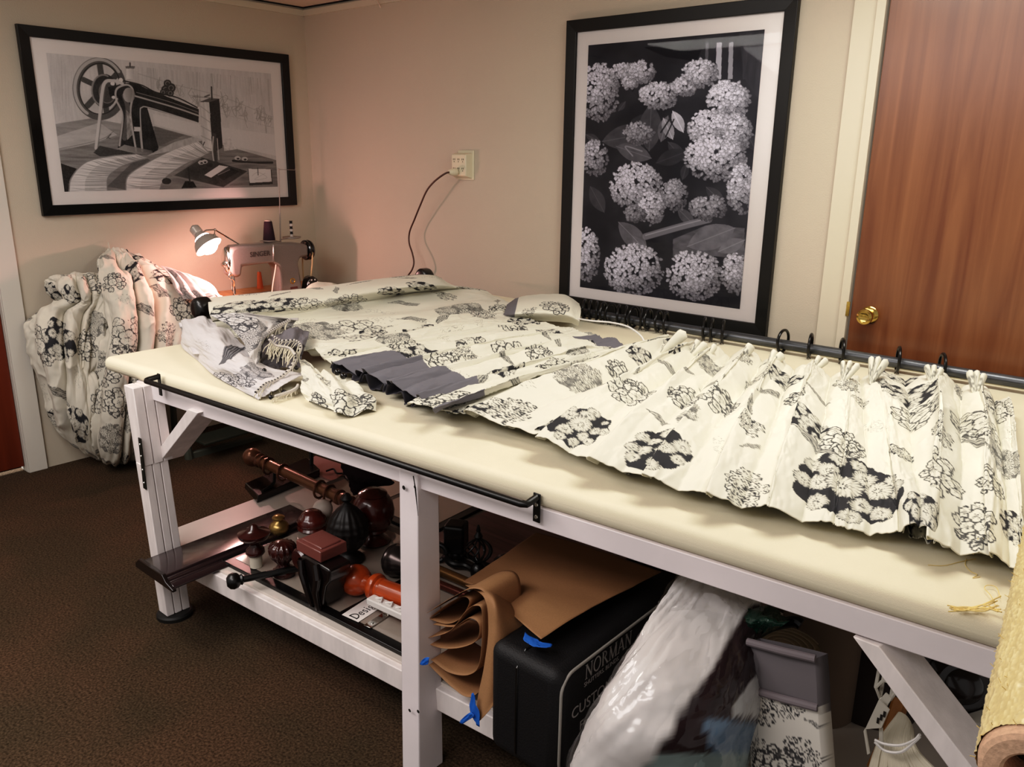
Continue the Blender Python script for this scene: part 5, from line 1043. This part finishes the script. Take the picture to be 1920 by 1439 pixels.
# ================================================================== KRAFT PAPER
m_kraft = mat('brown kraft paper', (158, 118, 84), .75, nscale=260, namt=.07, bump=.05, bscale=20)
kp = thing('kraft_paper', 'large folded brown kraft paper sheets with blue tape draped beside the black case', 'paper', (3.2, -1.7, .2405))
def sheet(name, g): o = grid_object(name, g, None, m_kraft, kp, solid=.0008); return o
net = [[P(868, 1098, z=.50), P(915, 1066, z=.505), P(960, 1036, z=.50), P(1005, 1005, z=.49)],
       [P(905, 1112, z=.515), P(968, 1090, z=.525), P(1030, 1062, z=.52), P(1085, 1026, z=.50)],
       [P(950, 1150, z=.535), P(1012, 1126, z=.545), P(1082, 1096, z=.54), P(1160, 1052, z=.515)],
       [P(1014, 1206, z=.555), P(1078, 1166, z=.558), P(1150, 1126, z=.553), P(1240, 1078, z=.550)]]
g = patch(net, 60, 60); g[..., 2] += .010+.010*(fbm(*np.meshgrid(np.linspace(0, 2.5, 60), np.linspace(0, 2.5, 60)), 2)-.5); sheet('top_sheet', g)
def extruded(name, pts, y0, dy, dx=0., n=60):
    c = crspline([tuple(P(a, b, y=y0)) for a, b in pts], n); g = np.stack([c+np.array([dx*f, dy*f, 0]) for f in np.linspace(0, 1, 12)]); sheet(name, g)
extruded('folded_sheet', [(800, 1150), (845, 1122), (885, 1104), (912, 1118), (917, 1180), (912, 1250), (902, 1292), (878, 1308), (848, 1290), (802, 1246)], -1.925, .12)
extruded('folded_sheet', [(798, 1198), (842, 1184), (872, 1148), (890, 1136), (904, 1150), (900, 1240), (880, 1266), (842, 1262), (808, 1238)], -1.92, .14)
extruded('folded_sheet', [(797, 1206), (830, 1216), (866, 1214), (894, 1200), (898, 1172), (880, 1160), (850, 1176), (812, 1172)], -1.915, .16)
extruded('folded_sheet', [(802, 1160), (836, 1170), (862, 1160), (880, 1130), (866, 1120), (830, 1140), (800, 1165)], -1.91, .16)
net = [[P(872, 1098, y=-1.86), P(900, 1096, y=-1.84), P(936, 1104, y=-1.80), P(965, 1120, y=-1.74)],
       [P(908, 1122, y=-1.94), P(926, 1122, y=-1.94), P(950, 1140, y=-1.90), P(985, 1172, y=-1.86)],
       [P(916, 1180, y=-1.955), P(930, 1180, y=-1.96), P(948, 1196, y=-1.94), P(966, 1225, y=-1.90)],
       [P(908, 1250, y=-1.965), P(922, 1254, y=-1.97), P(938, 1262, y=-1.955), P(950, 1275, y=-1.92)],
       [P(896, 1310, y=-1.97), P(912, 1312, y=-1.98), P(928, 1306, y=-1.97), P(942, 1296, y=-1.95)],
       [P(893, 1356, y=-1.975), P(902, 1350, y=-1.985), P(920, 1330, y=-1.98), P(938, 1302, y=-1.96)]]
sheet('hanging_sheet', patch(net, 70, 40))
m_tape = mat('blue painter tape', (34, 102, 196), .6)
def tape(pts, y=None, z=None):
    g = patch([[P(a, b, **({'y': y} if y else {'z': z})) for a, b in r] for r in pts], 14, 14); g += .006*(fbm(*np.meshgrid(np.linspace(0, 4, 14), np.linspace(0, 4, 14)), 4)-.5)[..., None]; grid_object('blue_tape', g, None, m_tape, kp, solid=.0006)
tape([[(984, 1186), (1000, 1196), (1012, 1204)], [(984, 1202), (1004, 1212), (1034, 1208)], [(1006, 1208), (1018, 1216), (1034, 1214)]], z=.557)
tape([[(790, 1240), (797, 1234), (805, 1234)], [(789, 1246), (796, 1243), (804, 1242)], [(795, 1248), (798, 1248), (803, 1246)]], y=-1.995)
tape([[(884, 1302), (888, 1300), (890, 1316)], [(882, 1330), (890, 1332), (899, 1336)], [(890, 1352), (894, 1362), (900, 1364)]], y=-1.99)
tape([[(863, 1352), (876, 1340), (884, 1336)], [(864, 1356), (878, 1346), (888, 1340)], [(868, 1358), (880, 1350), (890, 1344)]], y=-1.995)

# ================================================================== BLACK SAMPLE CASE
m_case = mat('black nylon case', (20, 19, 22), .6, bump=.2, bscale=300)
cs = thing('sample_case', 'black fabric sample case with white lettering standing on the shelf', 'case', (3.43, -1.68, .2405))
x0, x1, y0, y1, z0, z1 = 3.325, 3.532, -1.985, -1.36, .2405, .530
build('case_body', MB().box(((x0+x1)/2, (y0+y1)/2, (z0+z1)/2), (x1-x0, y1-y0, z1-z0)), m_case, cs, bevel=.030, seg=5)
xa = x1-.002; rr = .045; pts = []
for cy_, cz_, a0 in ((y0+.012+rr, z1-.012-rr, 180), (y1-.012-rr, z1-.012-rr, 90), (y1-.012-rr, z0+.012+rr, 0), (y0+.012+rr, z0+.012+rr, -90)):
    for k in range(7): a = math.radians(a0-90*k/6); pts.append((xa, cy_+rr*math.cos(a), cz_+rr*math.sin(a)))
build('piping', MB().tube(pts, .0035, 8, closed=True), mat('grey piping', (150, 146, 140), .6), cs)
xb = (x0+x1)/2-.015; build('zip_seam', MB().tube([(xb, y0-.0005, z0+.03), (xb, y0-.0015, (z0+z1)/2), (xb, y0-.0005, z1-.03), (xb, y0+.03, z1+.0005), (xb, y1-.03, z1+.0005)], .003, 8), m_blk, cs)
m_silver = mat('silver print', (186, 182, 180), .5)
n0 = P(1097, 1275, x=x1+.0006); tx = MB(); serif_text(tx, 'NORMAN', n0, (0, 1, 0), (0, 0, 1), .036); build('lettering', tx, m_silver, cs, smooth=0); tx = MB()
n1 = P(1095, 1290, x=x1+.0006); text_mesh(tx, 'SHUTTERS. BLINDS.', n1, (0, 1, 0), (0, 0, 1), .0165, .0003); build('lettering', tx, m_silver, cs, smooth=0); tx = MB()
n2 = P(1071, 1352, x=x1+.0006); text_mesh(tx, 'CUSTOM', n2, (0, 1, 0), (0, 0, 1), .040, .0003); build('lettering', tx, m_silver, cs, smooth=0); tx = MB()
n3 = P(1086, 1372, x=x1+.0006); text_mesh(tx, 'Fro', n3, (0, 1, 0), (0, 0, 1), .036, .0003)
build('lettering', tx, m_silver, cs, smooth=0)
if 0: build('handle', MB().tube([V(q) for q in crspline([(xb+.03, -1.80, z1-.002), (xb+.03, -1.79, z1+.02), (xb+.03, -1.72, z1+.026), (xb+.03, -1.62, z1+.026), (xb+.03, -1.55, z1+.02), (xb+.03, -1.54, z1-.002)], 24)], .009, 8), m_blk, cs)

# ================================================================== BAGGED PILLOW
bgpx = [(1350, 1066, 4, .003, -1.70), (1348, 1080, 52, .02, -1.70), (1342, 1110, 74, .05, -1.74), (1327, 1150, 86, .08, -1.80), (1307, 1200, 98, .10, -1.87), (1288, 1260, 112, .12, -1.93), (1268, 1320, 132, .13, -1.97), (1250, 1380, 152, .14, -2.0), (1232, 1440, 166, .14, -2.0), (1215, 1500, 172, .135, -2.0), (1200, 1560, 160, .12, -1.99), (1190, 1610, 120, .08, -1.98), (1185, 1640, 40, .03, -1.97)]
bgs = crspline(bgpx, 110)
def bagloft(k=72, grow=0., sub=bgs, seed=3, cr=.006):
    rows = []
    for (px, py, hw, dep, yy) in sub:
        c = np.array(P(px, py, y=yy)); dist = (c-CAM)@FW; h = hw*dist/FPX+grow; a = np.linspace(0, 2*PI, k, endpoint=False)[:, None]
        back = np.array([-.25, .93, .25]); back /= np.linalg.norm(back)
        e = np.sign(np.cos(a))*np.abs(np.cos(a))**.85
        rows.append(c+RX*e*h-back*(np.sin(a)*(dep+grow))+back*dep*.8)
    g = np.array(rows); n = normals(g); U, W = np.meshgrid(np.linspace(0, 1, k, endpoint=False), np.linspace(0, 1, len(sub)))
    dsp = cr*2*(fbm(np.cos(2*PI*U)*4+9, np.sin(2*PI*U)*4+W*9, seed)-.5)+cr*.9*(1-np.abs(2*fbm(np.cos(2*PI*U)*5+W*6+20, np.sin(2*PI*U)*5+W*10, seed+5)-1))**3
    return g-n*dsp[..., None], U, W
bp0 = P(1240, 1430, y=-1.95); bgt = thing('bagged_pillow', 'white pillow with a dark printed panel in a clear plastic bag leaning on the case', 'pillow', bp0)
g, U, W = bagloft()
pp = topx(g.reshape(-1, 3)).reshape(g.shape[:2]+(2,))
dark = sst(0, 14, pp[..., 0]-(1392-(pp[..., 1]-1150)*.66)+18*(fbm(pp[..., 1]/60, pp[..., 1]/60, 2)-.5))*(pp[..., 1] > 1135)
blue = dark*sst(0, 6, (pp[..., 1]-1345)-(pp[..., 0]-1320)*.1)*sst(0, 6, pp[..., 0]-1312-(pp[..., 1]-1345)*.3); wht = dark*sst(0, 8, (pp[..., 1]-1408)-(1395-pp[..., 0])*.02)
wht2 = sst(0, 6, pp[..., 0]-1372)*((pp[..., 1] > 1290+(1400-pp[..., 0])*1.2) & (pp[..., 1] < 1345))
col = np.array([.72, .69, .68])*(.93+.1*fbm(U*30, W*30, 4))[..., None]
for k_, c_ in ((dark, (.030, .014, .016)), (blue, (.16, .24, .34)), (wht, (.28, .36, .36)), (wht2, (.5, .5, .5))): col = col*(1-k_[..., None])+np.array(c_)*k_[..., None]
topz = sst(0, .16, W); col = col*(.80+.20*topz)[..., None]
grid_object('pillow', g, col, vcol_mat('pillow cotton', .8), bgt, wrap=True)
m_wrap = bpy.data.materials.new('clear plastic'); m_wrap.use_nodes = True; nt = m_wrap.node_tree; nt.nodes.clear()
o_ = nt.nodes.new('ShaderNodeOutputMaterial'); t_ = nt.nodes.new('ShaderNodeBsdfTransparent'); g_ = nt.nodes.new('ShaderNodeBsdfGlossy'); g_.inputs['Roughness'].default_value = .16; lw_ = nt.nodes.new('ShaderNodeLayerWeight'); lw_.inputs['Blend'].default_value = .22
mu = nt.nodes.new('ShaderNodeMath'); mu.operation = 'MULTIPLY_ADD'; mu.inputs[1].default_value = .40; mu.inputs[2].default_value = .035; mx = nt.nodes.new('ShaderNodeMixShader')
nt.links.new(lw_.outputs['Facing'], mu.inputs[0]); nt.links.new(mu.outputs[0], mx.inputs[0]); nt.links.new(t_.outputs[0], mx.inputs[1]); nt.links.new(g_.outputs[0], mx.inputs[2]); nt.links.new(mx.outputs[0], o_.inputs[0])
g2, U, W = bagloft(120, .004, crspline(bgpx, 200), 8, .009); grid_object('plastic_wrap', g2, None, m_wrap, bgt, wrap=True)
gt_ = patch([[P(1290, 1086, y=-1.76), P(1330, 1080, y=-1.74), P(1365, 1092, y=-1.74), P(1404, 1112, y=-1.76)], [P(1280, 1112, y=-1.83), P(1322, 1106, y=-1.85), P(1362, 1118, y=-1.85), P(1406, 1140, y=-1.82)], [P(1256, 1146, y=-1.89), P(1312, 1142, y=-1.92), P(1360, 1150, y=-1.92), P(1404, 1166, y=-1.88)]], 40, 60)
gt_ += .016*(1-np.abs(2*fbm(*np.meshgrid(np.linspace(0, 7, 60), np.linspace(0, 4, 40)), 3)-1)**.6)[..., None]*np.array([0, -1, .2]); grid_object('bag_top', gt_, None, m_wrap, bgt)

# ================================================================== RIGHT-HAND CLUTTER
# folded shade, grey lining over floral fabric
sp_ = thing('folded_shade', 'folded floral shade with a grey lined top standing right of the bagged pillow', 'shade', P(1470, 1439, y=-1.80))
def slab(name, pts, y, th, colf, n=90, m=60, round_=.012):
    net = [[P(a, b, y=y+dy) for a, b in r] for r, dy in pts]; g = patch(net, n, m); nn = np.array([0, -1., 0]); back = g+np.array([.012, th*.6, .0]); full = np.concatenate([g, back[:, ::-1]], 1)
    return full
net = [([(1402, 1206), (1440, 1214), (1490, 1226), (1528, 1236)], 0), ([(1400, 1250), (1440, 1262), (1490, 1274), (1532, 1286)], -.004), ([(1402, 1310), (1442, 1320), (1492, 1328), (1534, 1334)], -.004), ([(1406, 1400), (1446, 1404), (1496, 1408), (1540, 1412)], 0), ([(1410, 1480), (1450, 1484), (1500, 1488), (1546, 1492)], .0), ([(1416, 1560), (1454, 1564), (1504, 1568), (1550, 1572)], .0)]
full = slab('x', net, -1.80, .055, None, 130, 70); n_, k_ = full.shape[:2]
a_ = np.linspace(0, 1, k_); pp = topx(full.reshape(-1, 3)).reshape(n_, k_, 2)
uvf = arc_uv(full); mots = []
for s_ in ((1430, 1318, .05, 'petal'), (1480, 1322, .05, 'petal'), (1435, 1425, .055, 'petal'), (1495, 1425, .055, 'petal'), (1536, 1300, .035, 'line'), (1528, 1360, .02, 'leaf'), (1460, 1440, .05, 'line')):
    i = np.argmin((pp[:, :70, 0]-s_[0])**2+(pp[:, :70, 1]-s_[1])**2); i, j = divmod(i, 70); mots.append((uvf[i, j, 0], uvf[i, j, 1], s_[2], s_[3], .3))
D = np.clip(paint(uvf.reshape(-1, 2), mots, 3), 0, 1).reshape(n_, k_)
edge = 1290+(pp[..., 0]-1400)*.27; gm = (pp[..., 1] < edge).astype(float); D = D*(1-gm)
col = CREAM*np.array([1, .98, 1.04])*(1-D[..., None])+INK*D[..., None]; col = col*(1-gm[..., None])+np.array([.17, .155, .165])*gm[..., None]
grid_object('shade_fabric', full, col, FAB, sp_, wrap=True)
for pa, pb in (((1402, 1204), (1529, 1236)), ((1403, 1292), (1533, 1328))):
    build('piped_edge', MB().tube([P(pa[0], pa[1], y=-1.806), P((pa[0]+pb[0])/2, (pa[1]+pb[1])/2+1, y=-1.812), P(pb[0], pb[1], y=-1.806)], .008, 10), mat('grey sateen', (122, 114, 118), .8), sp_)
# fabric rolls behind
def froll(name, label, base, top, r, col, ends):
    t = thing(name, label, 'fabric roll', base); d = (top-base).normalized(); u, w, a = frame(d)
    build('roll_cloth', MB().lathe([(0, 0), (r, 0), (r, (top-base).length), (r*.98, (top-base).length+.002)], base, d, 40), mat(name+' '+label[:9], col, .9), t)
    mb = MB(); mb.tube([top+(u*math.cos(q)+w*math.sin(q))*(r*(.98-.8*q/(10*PI)))+d*.002 for q in np.linspace(0, 9*PI, 150)], .0022, 5); mb.lathe([(0, .0), (r*.985, .0)], top, d, 40)
    build('spiral_end', mb, mat('roll end '+label[:9], ends, .9), t); return t
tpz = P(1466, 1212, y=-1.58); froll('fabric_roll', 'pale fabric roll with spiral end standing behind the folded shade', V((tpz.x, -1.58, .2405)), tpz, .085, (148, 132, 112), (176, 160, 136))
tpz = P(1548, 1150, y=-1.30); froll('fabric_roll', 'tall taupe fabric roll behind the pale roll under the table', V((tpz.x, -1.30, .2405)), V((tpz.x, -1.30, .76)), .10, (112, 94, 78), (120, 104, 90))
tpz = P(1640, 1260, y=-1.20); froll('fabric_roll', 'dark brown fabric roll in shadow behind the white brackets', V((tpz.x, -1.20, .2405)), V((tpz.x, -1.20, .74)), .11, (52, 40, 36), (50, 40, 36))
# green bag and black lid
g = patch([[P(1402, 1142, y=-1.75), P(1440, 1138, y=-1.72), P(1478, 1160, y=-1.72)], [P(1402, 1165, y=-1.78), P(1435, 1162, y=-1.80), P(1470, 1172, y=-1.78)], [P(1408, 1190, y=-1.76), P(1430, 1188, y=-1.77), P(1448, 1184, y=-1.75)]], 40, 50)
g += .018*(fbm(*np.meshgrid(np.linspace(0, 6, 50), np.linspace(0, 5, 40)), 4)-.5)[..., None]
so = grid_object('green_bag', g, None, mat('dark green plastic', (24, 58, 46), .25, coat=.3)); tag(so, 'crumpled dark green plastic bag between the pillow bag and the table apron', 'bag')
so = build('black_band', MB().tube([V(q) for q in crspline([tuple(P(a, b, y=-1.70)) for a, b in ((1408, 1202), (1425, 1186), (1455, 1172), (1490, 1166), (1502, 1172))], 24)], .012, 10), m_blk); tag(so, 'black curved band over the pale fabric roll', 'strap')
# white metal brackets
wm = mat('white enamelled metal', (205, 200, 188), .4, .2)
wbx = thing('headrail_bracket', 'white metal headrail bracket with bent legs left of the cord bundle', 'bracket', P(1640, 1340, y=-1.74))
def plate(pts, y, th=.002, dy=0.): a = [P(x, yy, y=y) for x, yy in pts]; return MB().hexa([p for p in a], [p+V((th*.5, th, th*.3)) for p in a])
build('bracket_plate', plate([(1648, 1312), (1622, 1368), (1652, 1366), (1667, 1332)], -1.75), wm, wbx)
build('bracket_leg', plate([(1622, 1366), (1619, 1372), (1626, 1416), (1630, 1414)], -1.75), wm, wbx)
build('bracket_leg', plate([(1648, 1366), (1654, 1366), (1656, 1404), (1648, 1402)], -1.74), wm, wbx)
build('bracket_neck', plate([(1650, 1312), (1662, 1326), (1672, 1310), (1660, 1300)], -1.74), wm, wbx)
hb0 = MB(); c1 = [P(x, y, y=-1.72) for x, y in ((1656, 1276), (1642, 1290), (1650, 1310), (1670, 1312), (1680, 1298), (1676, 1282))]; hb0.tube(c1, .0035, 6, closed=True); hb0.tube([p+V((-.01, .05, .03)) for p in c1], .0035, 6, closed=True)
for p in c1: hb0.tube([p, p+V((-.01, .05, .03))], .0035, 6)
build('clip_channel', hb0, wm, wbx)
slots = MB()
for i in range(3): slots.box(P(1646+i*6, 1352-i*6, y=-1.7525), (.004, .001, .012))
build('slot', slots, m_gap, wbx)
# hank of white cord on a wooden stick
hk_ = thing('cord_hank', 'hank of white cords hanging over a wooden stick behind the right brace', 'cord', P(1690, 1439, y=-1.70))
cm = MB(); rs = random.Random(4)
for i in range(26):
    f = i/25; a = P(1688+22*f, 1338+30*f*f, y=-1.66); b = P(1650+70*f+rs.uniform(-3, 3), 1395+14*f, y=-1.72); c = P(1628+150*f+rs.uniform(-4, 4), 1470, y=-1.74); cm.tube([V(q) for q in crspline([tuple(a), tuple(b), tuple(c)], 10)], .0042, 6)
build('cords', cm, mat('white cord', (214, 206, 186), .8), hk_)['kind'] = 'stuff'
build('stick', MB().tube([P(1690, 1312, y=-1.62), P(1668, 1380, y=-1.66), P(1640, 1445, y=-1.70)], .016, 10), wood('honey stick', (120, 76, 30), (160, 108, 50), 5, .5, .1), hk_)
for o_ in (0, 9): build('loose_cord', MB().tube([V(q) for q in crspline([tuple(P(a, b+o_*.4, y=-1.755)) for a, b in ((1640, 1388), (1660, 1396+o_), (1690, 1398+o_), (1715, 1388), (1725, 1378))], 20)], .0028, 6), m_wpl, hk_)
# dark turned disc and white towel at the right
dk = P(1806, 1292, y=-1.58); turned('turned_disc', 'large dark turned wooden disc under the right end of the table', 'finial', dk+V((-.02, .03, 0)), [(0, .0), (.075, .0), (.082, .012), (.080, .03), (.070, .036), (.066, .030), (.052, .040), (.048, .050), (.036, .050), (.030, .058), (.012, .062), (0, .062)], m_esp, axis=(.45, -.85, .25))
g = patch([[P(1752, 1348, y=-1.60), P(1790, 1340, y=-1.60), P(1850, 1330, y=-1.58)], [P(1762, 1372, y=-1.62), P(1800, 1366, y=-1.64), P(1850, 1360, y=-1.62)], [P(1775, 1405, y=-1.62), P(1810, 1400, y=-1.64), P(1850, 1395, y=-1.62)], [P(1790, 1480, y=-1.62), P(1820, 1480, y=-1.64), P(1850, 1480, y=-1.62)]], 50, 50)
g += .012*(fbm(*np.meshgrid(np.linspace(0, 5, 50), np.linspace(0, 5, 50)), 8)-.5)[..., None]
so = grid_object('white_towel', g, np.broadcast_to(np.array([.55, .53, .48]), g.shape), FAB); tag(so, 'folded white towel below the dark turned disc', 'towel')

# gold fabric roll at the right edge
gz = .958; n0 = P(1932, 1455, z=gz); n1 = P(1988, 985, z=gz); gd_ = (n1-n0).normalized(); GR = .054; LG = (n1-n0).length+.25
gr = thing('gold_fabric_roll', 'roll of gold crinkled fabric on a cardboard tube at the right end of the table', 'fabric roll', n0)
u, w, a = frame(gd_); k = 160; L_ = np.linspace(.012, LG, 260)[:, None]; th = np.linspace(0, 2*PI, k, endpoint=False)[None, :]
qx, qy = th*GR*60+0*L_, L_*60+0*th; n1_, n2_ = fbm(np.cos(th)*9+L_*14, np.sin(th)*9+L_*14, 3), fbm(np.cos(th)*9-L_*14+30, np.sin(th)*9+L_*10, 9)
ridge = np.maximum(np.exp(-((n1_-.47)/.02)**2), np.exp(-((n2_-.47)/.02)**2)); r_ = GR+.0022*ridge+.002*(vnoise(np.cos(th)*60, np.sin(th)*60+L_*300, 2)-.5)
pos = np.array(n0)+np.array(gd_)*L_[..., None]+np.array(u)*(r_*np.cos(th))[..., None]+np.array(w)*(r_*np.sin(th))[..., None]
gc = np.array([.66, .54, .27])*(.8+.4*fbm(np.cos(th)*30, np.sin(th)*30+L_*120, 6))[..., None]; rg_ = np.clip(ridge, 0, 1)[..., None]*.8; gc = gc*(1-rg_)+np.array([.86, .74, .44])*rg_
grid_object('gold_cloth', pos, gc, vcol_mat('gold crinkle', .5, coat=.15), gr, wrap=True)
build('cardboard_tube', MB().lathe([(.026, .06), (.026, -.002), (.030, -.006), (.046, -.006), (.051, -.002), (.0525, .012), (.0525, .03)], n0, gd_, 48), mat('pinkish cardboard', (206, 170, 142), .85, nscale=180, namt=.15, bump=.2, bscale=200), gr)
fz_ = MB(); rs = random.Random(9)
for i in range(320):
    t_ = rs.random(); L1 = LG*t_; a1 = rs.uniform(0, 2*PI); pa = n0+gd_*L1+(u*math.cos(a1)+w*math.sin(a1))*GR; nd = (u*math.cos(a1+rs.uniform(-.8, .8))+w*math.sin(a1+rs.uniform(-.8, .8))+gd_*rs.uniform(-.6, .6)).normalized()
    fz_.tube([pa, pa+nd*rs.uniform(.003, .008)], .0005, 4, cap=False)
build('frayed_thread', fz_, mat('gold thread', (224, 200, 130), .7), gr)['kind'] = 'stuff'
tf = MB(); rs = random.Random(2)
for i in range(9):
    z_ = .903+.002*rs.random(); p0_ = P(1872+rs.uniform(-8, 6), 1130+rs.uniform(-14, 20), z=.93); tf.tube([V(q) for q in crspline([tuple(p0_), tuple(P(1845, 1136+rs.uniform(-4, 12), z=.912)), tuple(P(1810, 1142+rs.uniform(-5, 5), z=z_)), tuple(P(1775+rs.uniform(-6, 20), 1142+rs.uniform(-7, 7), z=z_))], 14)], .0011, 5)
tf.tube([V(q) for q in crspline([tuple(P(a_, b_, z=.906)) for a_, b_ in ((1868, 1140), (1858, 1118), (1846, 1104), (1852, 1098), (1868, 1102), (1876, 1122))], 30)], .0007, 5)
build('thread_tuft', tf, MATS['gold thread'], gr)
# loose threads lying on the table
for nm, lab, pts in (('loose_thread', 'long cream thread trailing on the table below the curtain hem', [(1740, 1060), (1770, 1061), (1800, 1054), (1830, 1048)]), ('loose_thread', 'curled cream thread on the table beside the gold roll', [(1812, 1048), (1810, 1060), (1820, 1072), (1832, 1078), (1824, 1084), (1838, 1082)])):
    o_ = build(nm, MB().tube([V(q) for q in crspline([tuple(P(a_, b_, z=.9012)) for a_, b_ in pts], 30)], .0006, 5), MATS['gold thread']); tag(o_, lab, 'thread')
hang_t = MB()
for dx in (0, 10): hang_t.tube([V(q) for q in crspline([tuple(P(1834+dx, 1010, z=.945)), tuple(P(1826+dx, 1025, z=.925)), tuple(P(1815+dx, 1040, z=.903))], 12)], .0009, 5)
build('loose_end', hang_t, MATS['gold thread'], cA)
# ================================================================== LIGHT
def area(name, loc, rot, sx, sy, power, col):
    l = bpy.data.lights.new(name, 'AREA'); l.shape = 'RECTANGLE'; l.size = sx; l.size_y = sy; l.energy = power; l.color = col
    o = bpy.data.objects.new(name, l); C.objects.link(o); o.location = loc; o.rotation_euler = rot; return o
area('ceiling_tube_and_fill', (3.75, -.95, 2.42), (0, 0, 0), 1.2, .5, 23, (1, .975, .91))
area('ceiling_tube_and_fill', (1.5, -2.7, 2.42), (0, 0, 0), 1.2, .5, 19, (1, .95, .90))  # added fill without a fixture, brightens the left wall
area('room_light', (2.6, -3.4, 2.41), (math.radians(12), 0, 0), 2.6, 1.2, 71, (1, .945, .925))
area('daylight_outside', (-.7, -2.25, 1.6), (0, 0, 0), 1.0, 1.6, 120, (.95, .97, 1))
wd = bpy.data.worlds.new('room_world'); bpy.context.scene.world = wd; wd.use_nodes = True
wd.node_tree.nodes['Background'].inputs['Color'].default_value = (.95, .90, .86, 1); wd.node_tree.nodes['Background'].inputs['Strength'].default_value = .38
vs = bpy.context.scene.view_settings; vs.view_transform = 'Standard'; vs.look = 'None'; vs.exposure = 0.0; vs.gamma = 1.0

vs.use_curve_mapping = True
cu = vs.curve_mapping.curves[3]
for x, y in ((.03, .018), (.12, .105), (.35, .365), (.62, .68)): cu.points.new(x, y)
vs.curve_mapping.update()
